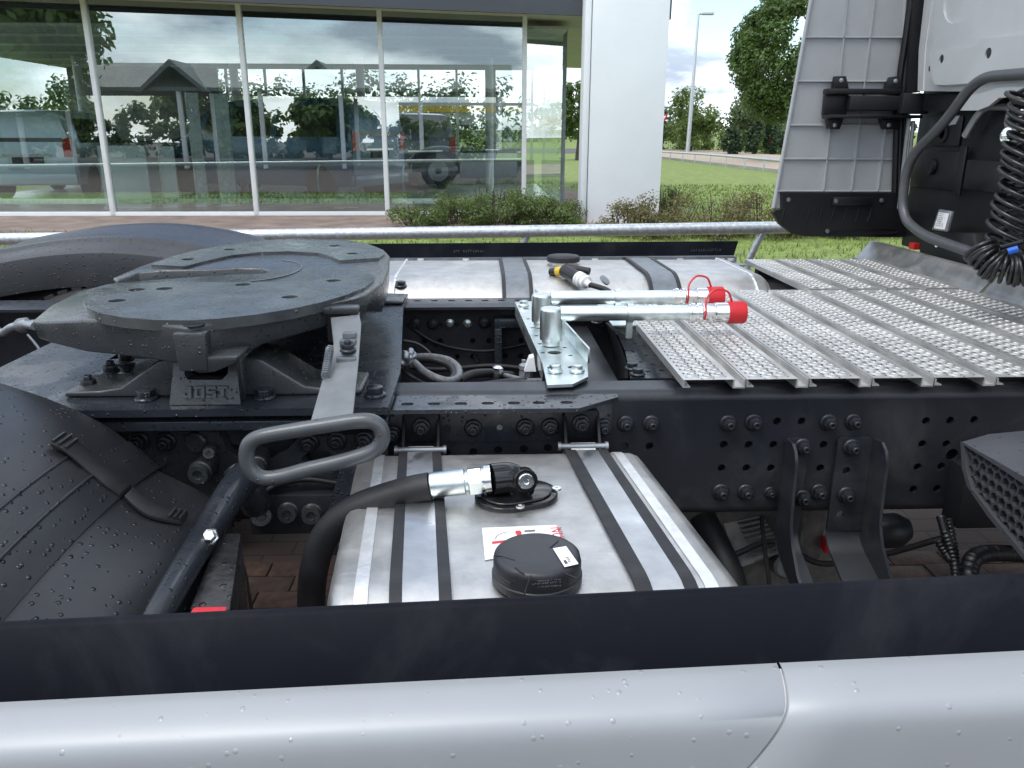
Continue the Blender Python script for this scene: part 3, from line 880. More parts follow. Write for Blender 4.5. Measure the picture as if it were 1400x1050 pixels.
for (r0, m0, m1, r1) in ((-0.155, -0.139, -0.094, -0.078), (0.152, 0.172, 0.212, 0.230)):
    o = strap_band(m0 - 0.004, m1 + 0.004, 0.004, ALUB, near_tank, 'tank_strap', 0.003)
    strap_band(r0, m0 + 0.0, 0.001, RUB, near_tank, 'strap_rubber', 0.0065)
    strap_band(m1, r1, 0.001, RUB, near_tank, 'strap_rubber', 0.0065)
for uw in (-0.190, 0.250):
    strap_band(uw - 0.0085, uw + 0.0085, 0.0004, WELD, near_tank, 'weld_seam', 0.0018, 2, 32)
# strap shackles on the rail
def shackle(xc, yb, half, ypin):
    b = MB()
    pz = aY(xc, ypin, 1.445)
    for sx in (-1, 1):
        x = pz.x + sx * half
        b.prism([(x - 0.003, 1.489, pz.z + 0.052), (x - 0.003, 1.43, pz.z - 0.012), (x - 0.003, 1.45, pz.z - 0.016), (x - 0.003, 1.489, pz.z - 0.004)], (0.006, 0, 0))
    b.box(pz.x - half, pz.x + half, 1.482, 1.489, pz.z - 0.002, pz.z + 0.056)
    o = b.build('shackle_bracket', BLKM, TRUCK, bevel=0.001)
    b = MB().tube([(pz.x - half - 0.016, 1.443, pz.z - 0.004), (pz.x + half + 0.016, 1.443, pz.z - 0.004)], 0.0062, 12)
    b.lathe((pz.x - half - 0.016, 1.443, pz.z - 0.004), (1, 0, 0), [(0.009, 0), (0.009, 0.006)], 12)
    b.lathe((pz.x + half + 0.010, 1.443, pz.z - 0.004), (1, 0, 0), [(0.009, 0), (0.009, 0.006)], 12)
    b.build('shackle_pin', STEELL, o)
    put(NUT, o, Vector((pz.x, 1.481, pz.z + 0.030)), '-Y', 1.05, 0.2)
    # strap tail from the tank up to the pin
    MB().prism([(pz.x - half * 0.72, 1.447, pz.z + 0.002), (pz.x + half * 0.72, 1.447, pz.z + 0.002), (pz.x + half * 0.72, 1.398, pz.z - 0.038), (pz.x - half * 0.72, 1.398, pz.z - 0.038)], (0, 0.004, -0.004)).build('strap_tail', ALUB, o)
shackle(575, 610, 0.034, 612)
shackle(797, 605, 0.033, 607)

# elbow flange, hose, label and cap on the near tank
def top(x, y, dz=0.0):
    # point on the tank's sloping top under a photo pixel
    p = aZ(x, y, 0.9)
    for _ in range(6):
        p = aZ(x, y, 0.888 + 0.045 * (1.36 - p.y) + dz)
    return p
fc = top(706, 682)
ea = top(655, 690); eb = top(762, 673)
ax = (eb - ea); ax.z = 0
half = ax.length / 2; ax.normalize()
ay = Vector((-ax.y, ax.x, 0))
def stad(hl_, r, n=14):
    d = hl_ - r
    return [(d + r * math.cos(R(-90 + 180 * k / n)), r * math.sin(R(-90 + 180 * k / n))) for k in range(n + 1)] + [(-d + r * math.cos(R(90 + 180 * k / n)), r * math.sin(R(90 + 180 * k / n))) for k in range(n + 1)]
GL = mat('glossy_black_plastic', (0.008, 0.008, 0.009), 0.16, 0, 0.05, 20, 0.05)
b = MB()
for hl_, r_, z0, z1 in ((half, 0.050, 0.0, 0.010), (half * 0.86, 0.041, 0.010, 0.014)):
    lp = stad(hl_, r_)
    b.prism([fc + ax * u + ay * v + Vector((0, 0, z0)) for u, v in lp], (0, 0, z1 - z0))
flange = b.build('elbow_flange', GL, near_tank, bevel=0.002, ang=50)
for x, y in ((761, 669), (711, 693)):
    p = top(x, y, 0.012)
    b = MB().lathe(p, (0, 0, 1), [(0.0075, 0), (0.007, 0.003), (0.003, 0.003), (0.003, 0.001)], 14); b.build('flange_screw', CHROME, flange)
e0 = fc + Vector((0.004, 0.004, 0.012))
e_end = aY(672, 656, e0.y - 0.012)
er = (e_end - e0); er.z = 0; er.normalize()
zr = e_end.z - e0.z
rb = 0.026
ep = [e0 + Vector((0, 0, -0.01))] + [e0 + Vector((0, 0, zr - rb)) + er * (rb - rb * math.cos(R(a__))) + Vector((0, 0, rb * math.sin(R(a__)))) for a__ in range(0, 91, 10)] + [e_end]
MB().tube(ep, 0.0255, 20).build('pipe_elbow', GL, flange, ang=60)
p = aY(718, 661, e0.y - 0.032)
MB().lathe(p + Vector((0, 0.015, 0)), (0.1, -1, 0.25), [(0.019, -0.01), (0.019, 0.012), (0.017, 0.014)], 20).build('plug_boss', GL, flange, ang=35)
MB().lathe(p + Vector((0.001, 0.003, 0.003)), (0.1, -1, 0.25), [(0.0125, 0), (0.0125, 0.006), (0.011, 0.008), (0.0045, 0.008), (0.0035, 0.004)], 20).build('drain_plug', CHROME, flange, ang=35)
# hose
hpx = [(668, 655, 0), (640, 658, 0), (612, 661, 0), (588, 665.5, 0), (560, 671, 0), (525, 681, 0), (490, 694, 0.0), (460, 714, 0.0), (440, 742, 0), (430, 775, 0), (426, 810, 0.01), (426, 860, 0.02), (432, 940, 0.04)]
hp = [aY(x, y, e_end.y + d) for x, y, d in hpx]
d0 = (hp[1] - hp[0]).normalized()
b = MB()
b.lathe(hp[0] - d0 * 0.004, d0, [(0.0225, 0), (0.0225, 0.010), (0.019, 0.011), (0.019, 0.014)], 20)
b.build('lock_ring', CHROME, flange, ang=35)
b = MB()
b.lathe(hp[0] + d0 * 0.010, d0, [(0.021, 0), (0.023, 0.002), (0.023, 0.020), (0.021, 0.022)], 6)
b.lathe(hp[0] + d0 * 0.032, d0, [(0.0165, 0), (0.0165, 0.004), (0.0205, 0.006), (0.0205, 0.058), (0.0195, 0.060)], 24)
b.build('hose_ferrule', ZINC, flange, ang=35)
hose_path = smooth(hp[3:], 6)
MB().tube(hose_path, 0.0232, 18).build('hydraulic_hose', RUB, near_tank, ang=60)
# label
l = [top(659, 722, 0.0012), top(760, 718, 0.0012), top(771, 748, 0.0012), top(663, 766, 0.0012)]
lab = MB().prism(l, (0, 0, 0.0004)).build('tank_label', WHITE, near_tank, label='white tank label with red marks')
def on_label(u, v): return (l[0].lerp(l[1], u)).lerp(l[3].lerp(l[2], u), v) + Vector((0, 0, 0.0006))
def lab_poly(uv, m, name='print_mark'):
    MB().prism([on_label(u, v) for u, v in uv], (0, 0, 0.0002)).build(name, m, lab)
lab_poly([(0.44, 0.17), (0.50, 0.17), (0.515, 0.25), (0.50, 0.36), (0.45, 0.36), (0.43, 0.25)], INKR)
lab_poly([(0.11, 0.48), (0.30, 0.47), (0.30, 0.55), (0.11, 0.56)], INKR)
for v_ in (0.17, 0.20, 0.23): lab_poly([(0.555, v_), (0.70, v_), (0.70, v_ + 0.016), (0.555, v_ + 0.016)], INKG)
for k in range(8):
    a0_, a1_ = R(95 + 10 * k), R(95 + 10 * (k + 1))
    c_ = lambda a_, r_: (0.37 + r_ * math.cos(a_), 0.42 - 1.1 * r_ * math.sin(a_))
    lab_poly([c_(a0_, 0.205), c_(a1_, 0.205), c_(a1_, 0.215), c_(a0_, 0.215)], INK)
text('NUR', INKR, lab, on_label(0.90, 0.10) + Vector((0.001, 0, 0)), l[3] - l[0], l[1] - l[0], 0.024, 'red_lettering', 0.0002)
# cap
cc = top(734, 792)
ct = 0.040
b = MB()
n = 48
rings = []
for rr, h in ((0.0545, 0.0), (0.0575, 0.003), (0.0575, 0.012), (0.0560, 0.013), (0.0560, 0.030), (0.0545, 0.036), (0.0515, 0.0385), (0.046, 0.0395), (0.02, 0.0395), (0.004, 0.039)):
    rings.append([cc + Vector(((rr - (0.0012 if (k % 8 == 0 and 0.012 < h < 0.037) else 0)) * math.cos(2 * math.pi * k / n), (rr - (0.0012 if (k % 8 == 0 and 0.012 < h < 0.037) else 0)) * math.sin(2 * math.pi * k / n), h)) for k in range(n)])
b.grid(rings, True); b.f.append(tuple(range(9 * n, 10 * n)))
cap = b.build('tank_cap', mat('cap_plastic', (0.022, 0.023, 0.027), 0.45, 0, 0.08, 25, 0.06, 0.2, 400), near_tank, ang=40)
def on_cap(x, y, dz=0.0): return aZ(x, y, cc.z + 0.0400 + dz)
for pth in ([(676, 758.5), (688, 761), (704, 766)], [(705, 776), (710, 781), (716, 784)], [(763, 740), (752, 749)], [(726, 787), (720, 802), (717, 812)], [(683, 790), (698, 798), (704, 794)], [(770, 783), (789, 791)]):
    MB().tube([on_cap(x, y, -0.0004) for x, y in pth], 0.0009, 6).build('cap_groove', BLK, cap)
q4 = [on_cap(756, 750, 0.0006), on_cap(774, 747, 0.0006), on_cap(791, 771, 0.0006), on_cap(772, 775.5, 0.0006)]
cl = MB().prism(q4, (0, 0, 0.0004)).build('cap_label', WHITE, cap)
marks(INK, cl, q4[3].lerp(q4[0], 0.15).lerp(q4[2].lerp(q4[1], 0.15), 0.62) + Vector((0, 0, 0.0006)), q4[0] - q4[3], q4[0] - q4[1], 0.014, 0.0035, 6)
MB().prism([q4[3].lerp(q4[0], 0.12).lerp(q4[2].lerp(q4[1], 0.12), 0.15) + Vector((0, 0, 0.0006)), q4[3].lerp(q4[0], 0.3).lerp(q4[2].lerp(q4[1], 0.3), 0.15) + Vector((0, 0, 0.0006)), q4[3].lerp(q4[0], 0.3).lerp(q4[2].lerp(q4[1], 0.3), 0.35) + Vector((0, 0, 0.0006)), q4[3].lerp(q4[0], 0.12).lerp(q4[2].lerp(q4[1], 0.12), 0.35) + Vector((0, 0, 0.0006))], (0, 0, 0.0002)).build('print_mark', INK, cl)
for i in range(3):
    p = on_cap(736 - 8 * (i == 1), 795.5 + 4.2 * i, 0.0)
    marks(INKG, cap, p, (1, 0.12, 0), (-0.12, 1, 0), 0.028 + 0.014 * (i == 1), 0.0024, 14, 'moulded_mark')

# far tank ---------------------------------------------------------------------------
def TF(u, Y, z): return Vector((u, Y, z))
fsec = []
for cy, cz, a0 in ((3.02, 0.90, 0), (2.66, 0.845, 90), (2.66, 0.50, 180), (3.02, 0.50, 270)):
    rr = 0.10 if cy > 2.9 else 0.16
    for k in range(9):
        a_ = R(a0 + 90 * k / 8)
        fsec.append((cy + rr * math.cos(a_), cz + rr * math.sin(a_)))
far_tank = tank_body(-0.40, 0.945, TF, fsec, 0.02).build('fuel_tank', ALU, TRUCK, ang=60, label='long aluminium fuel tank behind the frame rails')
def far_band(u0, u1, off, m, name, th):
    c = (2.84, 0.70)
    def sc(o_): return [(p[0] + (p[0] - c[0]) * o_ / 0.25, p[1] + (p[1] - c[1]) * o_ / 0.25) for p in fsec]
    lo, hi = sc(off)[2:20], sc(off + th)[2:20]
    b = MB()
    b.grid([[TF(u0, *p) for p in lo], [TF(u0, *p) for p in hi], [TF(u1, *p) for p in hi], [TF(u1, *p) for p in lo]])
    return b.build(name, m, far_tank, ang=60)
for u0, u1 in ((0.075, 0.155), (0.555, 0.640)):
    far_band(u0, u1, 0.003, STEELD, 'tank_strap', 0.004)
    far_band(u0 - 0.010, u0 + 0.002, 0.001, RUB, 'strap_rubber', 0.008)
    far_band(u1 - 0.002, u1 + 0.010, 0.001, RUB, 'strap_rubber', 0.008)
p = aZ(690, 368, 1.003)
MB().box(0.079, 0.151, 2.80, 2.86, 1.0085, 1.0105).build('amber_marker', AMB, far_tank)
for uw in (-0.285, 0.905):
    b = MB(); dense = smooth([TF(uw, *p_) for p_ in fsec[3:18]], 4)
    b.tube(dense, [0.0045 * (1 + 0.2 * math.sin(i * 1.9)) for i in range(len(dense))], 6); b.build('weld_seam', WELD, far_tank, ang=60)
# filler neck and cap, sender with connector
p = aY(770, 366, 2.92)
fx = p.x
MB().lathe((fx, 2.92, 0.985), (0, 0, 1), [(0.052, 0), (0.052, 0.012), (0.050, 0.030)], 24).build('filler_neck', ALUP, far_tank)
b = MB()
n = 32
rings = [[Vector((fx + (rr - (0.002 if k % 4 == 0 else 0)) * math.cos(2 * math.pi * k / n), 2.92 + (rr - (0.002 if k % 4 == 0 else 0)) * math.sin(2 * math.pi * k / n), 1.012 + h)) for k in range(n)] for rr, h in ((0.060, 0), (0.061, 0.003), (0.060, 0.017), (0.055, 0.021), (0.02, 0.023))]
b.grid(rings, True); b.f.append(tuple(range(4 * n, 5 * n)))
b.build('filler_cap', RUB, far_tank, ang=40)
s0, s1, s2, s3, s4 = aY(753, 372, 2.66), aY(772, 370, 2.62), aY(790, 380, 2.55), aY(806, 389, 2.50), aY(828, 396, 2.45)
MB().tube([s0, s1], 0.013, 12).build('connector_body', BLK, far_tank)
MB().tube([s0.lerp(s1, 0.45), s0.lerp(s1, 0.85)], 0.0155, 12).build('yellow_clip', YEL, far_tank)
MB().tube([s1, s2], 0.022, 14).build('sender_housing', BLK, far_tank, ang=40)
MB().tube([s1 + Vector((0, 0, 0.012)), aY(806, 371, 2.58)], 0.012, 12).build('sender_bracket', RUB, far_tank)
b = MB()
d = (s3 - s2)
b.lathe(s2, d, [(0.021, 0), (0.024, 0.003), (0.024, 0.010), (0.019, 0.012), (0.019, 0.014), (0.024, 0.016), (0.024, 0.026), (0.018, 0.028), (0.018, 0.032), (0.022, 0.034), (0.021, 0.044), (0.012, 0.048), (0.010, 0.065)], 18)
b.build('white_quick_coupling', WHITE, far_tank, ang=40)
MB().tube(smooth([s3, s4, aY(836, 405, 2.42), aY(840, 430, 2.36)], 5), 0.009, 10).build('fuel_pipe', RUB, far_tank)
MB().lathe(aY(826, 384, 2.54), (0.4, -0.3, 0.5), [(0.004, 0), (0.019, 0.001), (0.019, 0.006), (0.004, 0.007)], 16).build('sender_disc', STEELL, far_tank)

# far side skirt with rubber edge and clips ---------------------------------------------
b = MB()
b.prism([(-0.60, 3.20, 0.985), (1.02, 3.20, 0.990), (1.035, 3.205, 1.047), (-0.60, 3.205, 1.040)], (0, 0.006, 0))
sk = b.build('rubber_edge', RUBS, TRUCK)
b = MB()
b.prism([(-0.60, 3.195, 0.984), (1.02, 3.195, 0.988), (1.02, 3.195, 0.968), (-0.60, 3.195, 0.964)], (0, 0.02, 0))
b.box(-0.60, 1.04, 3.10, 3.193, 0.962, 0.966)
b.build('skirt_rail', STEELD, TRUCK)
b = MB().box(-0.60, 1.04, 3.217, 3.23, 0.3, 0.985); b.build('side_skirt', SILV, TRUCK, bevel=0.004)
for x in (575.5, 637, 696.5, 813, 870, 929, 985, 998):
    p = aY(x, 354.5, 3.19)
    b = MB().box(p.x - 0.013, p.x + 0.013, 3.172, 3.194, p.z - 0.008, p.z + 0.005)
    b.lathe((p.x, 3.172, p.z - 0.002), (0, -1, 0), [(0.005, 0), (0.004, 0.004)], 8)
    b.build('edge_clip', ALUP, TRUCK, bevel=0.0025)
for x in (620, 945):
    p = aY(x, 345 if x < 700 else 343.5, 3.198)
    marks(INKG, sk, p, (1, 0, 0.006), (0, 0, 1), 0.125, 0.009, 13, 'edge_print')

# near side skirt: rubber edge strip, silver panels -----------------------------------------
def sk_pt(x, dz, Y): return Vector((x, Y, 0.0 + dz + 0.0327 * (x + 0.479)))
xs = [-1.05 + 0.1 * k for k in range(24)]
b = MB()
prof = [(0.706, 0.988), (0.700, 0.9895), (0.694, 0.986), (0.664, 0.926), (0.661, 0.905), (0.669, 0.905), (0.7, 0.975), (0.705, 0.981)]
b.grid([[sk_pt(x, z, y) for y, z in prof] for x in xs], True)
near_edge = b.build('rubber_edge', RUBS, TRUCK, ang=50, label='matt black rubber edge strip along the near side skirt')
def skirt_panel(fn_x, x_far, side):
    # cross-section rolls over a soft shoulder and falls away
    sec = [(0.663, 0.926), (0.652, 0.9245), (0.638, 0.9205), (0.626, 0.9155), (0.617, 0.9095), (0.611, 0.901), (0.607, 0.888), (0.6035, 0.865), (0.600, 0.835), (0.596, 0.80), (0.595, 0.70), (0.60, 0.45), (0.62, 0.30)]
    dense = smooth([(y, z, 0) for y, z in sec], 4)
    b = MB()
    rows = []
    for d in dense:
        xe = fn_x(d.y)
        rr = [xe + (x_far - xe) * k / 14 for k in range(15)]
        # rolled edge at the seam
        row = [sk_pt(xe, d.y, d.x + 0.006)] + [sk_pt(xe + side * 0.0004, d.y - 0.000, d.x + 0.001)] + [sk_pt(xe + side * 0.0012, d.y, d.x)] + [sk_pt(x, d.y, d.x) for x in rr[1:]]
        rows.append(row)
    b.grid(rows)
    return b.build('skirt_panel', SILV, TRUCK, ang=60)
def seam(z):
    # the joint between the two panels leans back as it goes down
    t = max(0.0, 0.924 - z)
    return 0.2905 - 0.42 * t - 3.2 * t * t if t < 0.09 else 0.2905 - 0.0378 - 0.026 - 1.0 * (t - 0.09)
skirt_panel(lambda z: seam(z) - 0.0014, -1.05, -1)
skirt_panel(lambda z: seam(z) + 0.0014, 1.2, 1)
dn = [sk_pt(seam(z), z, y + 0.004) for y, z in [(0.652, 0.9235), (0.638, 0.9195), (0.626, 0.9145), (0.617, 0.9085), (0.611, 0.900), (0.607, 0.888), (0.6035, 0.865), (0.601, 0.845), (0.597, 0.81), (0.596, 0.75)]]
MB().tube(smooth(dn, 4), 0.0016, 8).build('joint_trim', ALUP, TRUCK)
p = aY(281, 836, 0.73)
MB().box(p.x - 0.018, p.x + 0.018, 0.715, 0.745, p.z - 0.03, p.z - 0.003).build('red_reflector_tip', RED, TRUCK, bevel=0.003)

# wheels and fenders ------------------------------------------------------------------------
XA = -1.22
def wheel(xc, y0, y1, r=0.49, zc=0.49, out=-1):
    w = thing_part = None
    b = MB()
    n = 64
    prof = [(0.29, 0.0), (0.33, -0.005), (r - 0.06, -0.01), (r - 0.02, 0.01), (r, 0.04)]
    L_ = y1 - y0
    full = prof + [(r_, L_ - h) for r_, h in prof[::-1]]
    b.lathe((xc, y0, zc), (0, 1, 0), full, n, caps=False)
    o = b.build('wheel', TYRE, TRUCK, ang=40)
    b = MB()
    for k in range(n):                       # tread lugs
        a = 2 * math.pi * k / n
        mtx = Matrix.Translation((xc, 0, zc)) @ Matrix.Rotation(a, 4, 'Y')
        for j in range(3):
            ya = y0 + 0.03 + j * (L_ - 0.06) / 3
            b.box(-0.016, 0.016, ya + 0.006, ya + (L_ - 0.06) / 3 - 0.006, r - 0.003, r + 0.010, mtx)
    tag(b.build('tread', TYRE, o), kind='stuff')
    yo = y0 if out < 0 else y1
    b = MB().lathe((xc, yo - out * 0.0, zc), (0, -out, 0), [(0.295, 0.0), (0.29, 0.02), (0.25, 0.06), (0.24, 0.10), (0.15, 0.12), (0.14, 0.04), (0.10, 0.03), (0.09, 0.0)], 40)
    b.build('rim', STEELL, o, ang=40)
    return o
wheel(XA, 0.76, 1.02); wheel(XA, 1.06, 1.32)
wheel(XA, 2.58, 2.84, out=1); wheel(XA, 2.88, 3.14, out=1)
wheel(2.95, 0.75, 1.05, 0.49, 0.49); wheel(2.95, 2.85, 3.15, 0.49, 0.49, 1)
MB().tube([(XA, 1.0, 0.49), (XA, 2.9, 0.49)], 0.085, 20).build('drive_axle', CH, TRUCK)
MB().lathe((XA, 1.95, 0.49), (1, 0, 0), [(0.10, -0.25), (0.20, -0.18), (0.24, 0), (0.20, 0.16), (0.12, 0.26)], 24).build('differential', CH, TRUCK, ang=50)
# near fender: three moulded pieces (top arch, middle strap band, front drop)
def crown(y):
    # the moulding swells gently between its two edges
    t = (y - 1.035) / 0.30
    return 0.034 * max(0.0, 1 - t * t)
def fender(prof, y0, y1, name, lip=0.03, edge=0.012, ridge=None, sgn=1, side=0.10):
    """prof: (X, z) along the arch; y0..y1 width"""
    pr = smooth([(x, z, 0) for x, z in prof], 6)
    b = MB()
    rows = []
    for p in pr:
        row = [(p.x, y0 + 0.004, p.y - lip), (p.x, y0, p.y - edge), (p.x, y0 + 0.004, p.y - 0.003)]
        for k in range(13):
            yy = y0 + 0.016 + (y1 - y0 - 0.032) * k / 12
            row.append((p.x + 0.4 * crown(yy), yy, p.y + crown(yy)))
        row += [(p.x, y1 - 0.004, p.y - 0.003), (p.x, y1, p.y - edge), (p.x, y1 - 0.004, p.y - side)]
        rows.append(row)
    b.grid(rows)
    return b.build(name, PLAS, TRUCK, ang=38)
arch = [(-2.05, 0.66), (-2.0, 0.80), (-1.88, 0.95), (-1.70, 1.06), (-1.5, 1.115), (-1.30, 1.13), (-1.1, 1.122), (-0.96, 1.095), (-0.88, 1.070), (-0.822, 1.048), (-0.753, 1.022), (-0.696, 0.994), (-0.650, 0.964), (-0.618, 0.934)]
Y0F, Y1F = 0.735, 1.335
rg = [(1.20, 0.0), (1.215, -0.006), (1.235, -0.006), (1.25, 0.0)]
near_f = fender(arch, Y0F, Y1F, 'mudguard', ridge=rg, side=0.06)
tag(near_f, 'black wet moulded mudguard over the near drive wheel')
band = [(-0.620, 0.9385), (-0.597, 0.915), (-0.574, 0.886)]
fender(band, Y0F - 0.002, Y1F + 0.002, 'mudguard_band', side=0.05, lip=0.02)
drop = [(-0.580, 0.886), (-0.566, 0.876), (-0.545, 0.864), (-0.515, 0.846), (-0.485, 0.821), (-0.466, 0.79), (-0.452, 0.74), (-0.442, 0.66), (-0.436, 0.50)]
fender(drop, Y0F, Y1F, 'mudguard_front', side=0.02, lip=0.01)
# two raised joint ribs across the fender
for (xr, zr) in ((-0.640, 0.9585), (-0.606, 0.9295)):
    MB().tube([(xr + 0.4 * crown(y_), y_, zr - 0.003 + crown(y_)) for y_ in (0.76, 0.82, 0.88, 0.94, 1.0, 1.06, 1.12, 1.18)], 0.0026, 8).build('joint_rib', PLAS, near_f)
# rubber buckles
def buckle(pts, w, name='rubber_buckle'):
    pts = smooth(pts, 6)
    L_ = [p + Vector((0, w, 0)) for p in pts]; R_ = [p - Vector((0, w, 0)) for p in pts]
    bb = ribbon(L_, R_, 0.008)
    o = bb.build(name, RUB, near_f, bevel=0.0015, weld=True)
    return o
def fz(x):   # height of the arch at X
    pr = arch + band[1:] + drop
    for (xa, za), (xb, zb_) in zip(pr, pr[1:]):
        if xa <= x <= xb: return za + (zb_ - za) * (x - xa) / (xb - xa)
    return 0.9
def on_f(x, y, dz=0.0):
    p = aZ(x, y, 0.95)
    for _ in range(25):
        p = p.lerp(aZ(x, y, fz(max(-1.9, min(-0.45, p.x - 0.4 * crown(p.y)))) + crown(p.y) + dz), 0.5)
    return p
for i_, (pp_, w_) in enumerate((([((78, 598), 0.016), ((95, 606), 0.018), ((112, 620), 0.014), ((132, 638), 0.010), ((150, 652), 0.011), ((172, 668), 0.013)], 0.020), ([((176, 671), 0.014), ((190, 684), 0.014), ((205, 694), 0.013), ((222, 700), 0.012), ((238, 703), 0.013), ((252, 706), 0.013)], 0.017))):
    pts_ = [on_f(x, y, dz) for (x, y), dz in pp_]
    o = buckle(pts_, w_)
    sm_ = smooth(pts_, 6)
    idx = (1, 4, 7) if i_ == 0 else (-2, -5, -8)
    for k in idx:
        q_ = sm_[k]
        MB().box(q_.x - 0.002, q_.x + 0.002, q_.y - w_ + 0.002, q_.y + w_ - 0.002, q_.z - 0.001, q_.z + 0.004).build('grip_rib', RUB, o)
# far fender
fprof = [(x + 0.0, z + 0.0) for x, z in [(-2.1, 0.66), (-2.03, 0.80), (-1.90, 0.95), (-1.72, 1.045), (-1.544, 1.082), (-1.40, 1.103), (-1.25, 1.112), (-1.10, 1.105), (-0.94, 1.08), (-0.82, 1.045), (-0.72, 1.0), (-0.64, 0.94), (-0.57, 0.85)]]
def ffender():
    pr = smooth([(x, z, 0) for x, z in fprof], 6)
    rows = []
    for p in pr:
        x, z = p.x, p.y
        rows.append([(x, 2.630, z - 0.135), (x, 2.615, z - 0.13), (x, 2.62, z - 0.055), (x, 2.63, z - 0.025), (x, 2.66, z - 0.008), (x, 2.72, z + 0.002), (x, 2.73, z + 0.012), (x, 2.76, z + 0.016), (x, 3.06, z + 0.018), (x, 3.075, z + 0.024), (x, 3.13, z + 0.020), (x, 3.16, z - 0.01), (x, 3.17, z - 0.06)])
    b = MB().grid(rows)
    return b.build('mudguard', PLAS, TRUCK, ang=38, label='black moulded mudguard over the far drive wheel')
ffender()
MB().box(-2.0, -0.62, 2.68, 2.71, 0.45, 0.985).build('arch_shade_sheet', BLKM, TRUCK)  # added dark sheet standing in for the shade under the far arch
MB().box(0.965, 1.48, 2.47, 3.08, 0.62, 0.945).build('dark_filler_box', BLK, TRUCK, bevel=0.01)  # black box added to fill the dark gap below the far planks
# fender support tube with bright clamp bolt, mud-flap block
tp = [aY(338, 650, 1.36), aY(318, 672, 1.30), aY(285, 725, 1.20), aY(250, 780, 1.08), aY(215, 838, 0.98), aY(190, 885, 0.92)]
rr = [0.026, 0.031, 0.030, 0.026, 0.026, 0.026]
tps = smooth(tp, 6)
MB().tube(tps, [0.030 - 0.007 * min(1, i / 16) for i in range(len(tps))], 18).build('mudguard_support', CHW, TRUCK, ang=60)
p = aY(287, 735, 1.155)
b = MB().lathe(p, (0.2, -0.75, 0.65), [(0.014, 0), (0.014, 0.004), (0.010, 0.005), (0.010, 0.013), (0.008, 0.015)], 6); b.build('clamp_bolt', CHROME, TRUCK, bevel=0.001)
b = MB().box(p.x - 0.022, p.x + 0.008, p.y - 0.006, p.y + 0.02, p.z - 0.014, p.z + 0.008); b.build('clamp_plate', STEELL, TRUCK, bevel=0.006)
b = MB()
q = [aY(268, 745, 1.25), aY(328, 728, 1.25), aY(333, 835, 1.25), aY(255, 845, 1.02)]
b.prism([aZ(300, 728, 0.82), aZ(330, 728, 0.82), aZ(315, 833, 0.80), aZ(258, 833, 0.80)], (0, 0, -0.35))
b.build('mud_flap_block', mat('wet_mud_flap', (0.02, 0.02, 0.022), 0.35, 0, 0.4, 40, 0.2, 1.0, 50, drops=0.4, dscale=60, wet=0.9), TRUCK, bevel=0.004)

# spring hanger casting and bolts left of the tank -----------------------------------------------
b = MB()
P = lambda x, y: (aY(x, y, 1.47).x, aY(x, y, 1.47).z)
out = [P(168, 588), P(300, 588), P(312, 612), P(330, 625), P(365, 628), P(395, 612), P(410, 596), P(530, 590), P(532, 640), P(500, 650), P(482, 700), P(455, 712), P(440, 672), P(400, 668), P(330, 672), P(300, 700), P(200, 700), P(165, 640)]
b.plate(out, [[P(412, 625), P(425, 615), P(450, 615), P(457, 625), P(445, 634), P(420, 634)]], lambda u, v, h: Vector((u, 1.487 - h, v)), 0.024)
hang = b.build('spring_hanger', CAST, TRUCK, bevel=0.005)
for x, y in [(191, 602), (228, 603), (423, 605), (461, 602), (498, 601)]:
    put(NUT, hang, aY(x, y, 1.462), '-Y', 1.05, random.uniform(0, 6))
for x, y, r_, l_ in [(270, 603, 0.021, 0.012), (222, 630, 0.012, 0.006)]:
    MB().lathe(aY(x, y, 1.465), (0, -1, 0), [(r_, 0), (r_, l_), (r_ * 0.8, l_ + 0.003)], 18).build('boss', CAST, hang, ang=35)
for x, y, x2, y2, r_ in [(285, 630, 270, 650, 0.022), (358, 622, 350, 640, 0.017), (357, 700, 357, 706, 0.022), (397, 690, 392, 704, 0.020), (430, 690, 425, 706, 0.020), (290, 612, 285, 620, 0.012)]:
    a = aY(x, y, 1.46); c = aY(x2, y2, 1.40)
    MB().lathe(a, c - a, [(r_, 0), (r_, (c - a).length * 0.75), (r_ * 0.86, (c - a).length * 0.78), (r_ * 0.86, (c - a).length), (r_ * 0.45, (c - a).length), (r_ * 0.4, (c - a).length * 0.9)], 18).build('bush', CAST, hang, ang=35)
b = MB()
b.tube(smooth([aY(325, 640, 1.42), aY(340, 668, 1.40), aY(352, 690, 1.42)], 5), 0.03, 14); b.build('link_arm', CHW, TRUCK)
b = MB()
b.box(aY(345, 690, 1.45).x, aY(470, 690, 1.45).x, 1.42, 1.46, aY(345, 722, 1.45).z, aY(345, 668, 1.45).z); b.build('lower_bracket', CH, TRUCK, bevel=0.004)
b = MB()
b.prism([aY(465, 640, 1.42), aY(498, 600, 1.45), aY(490, 650, 1.42), aY(460, 760, 1.40), aY(430, 760, 1.40)], (0, 0.03, 0)); b.build('side_brace', CHW, TRUCK, bevel=0.003)
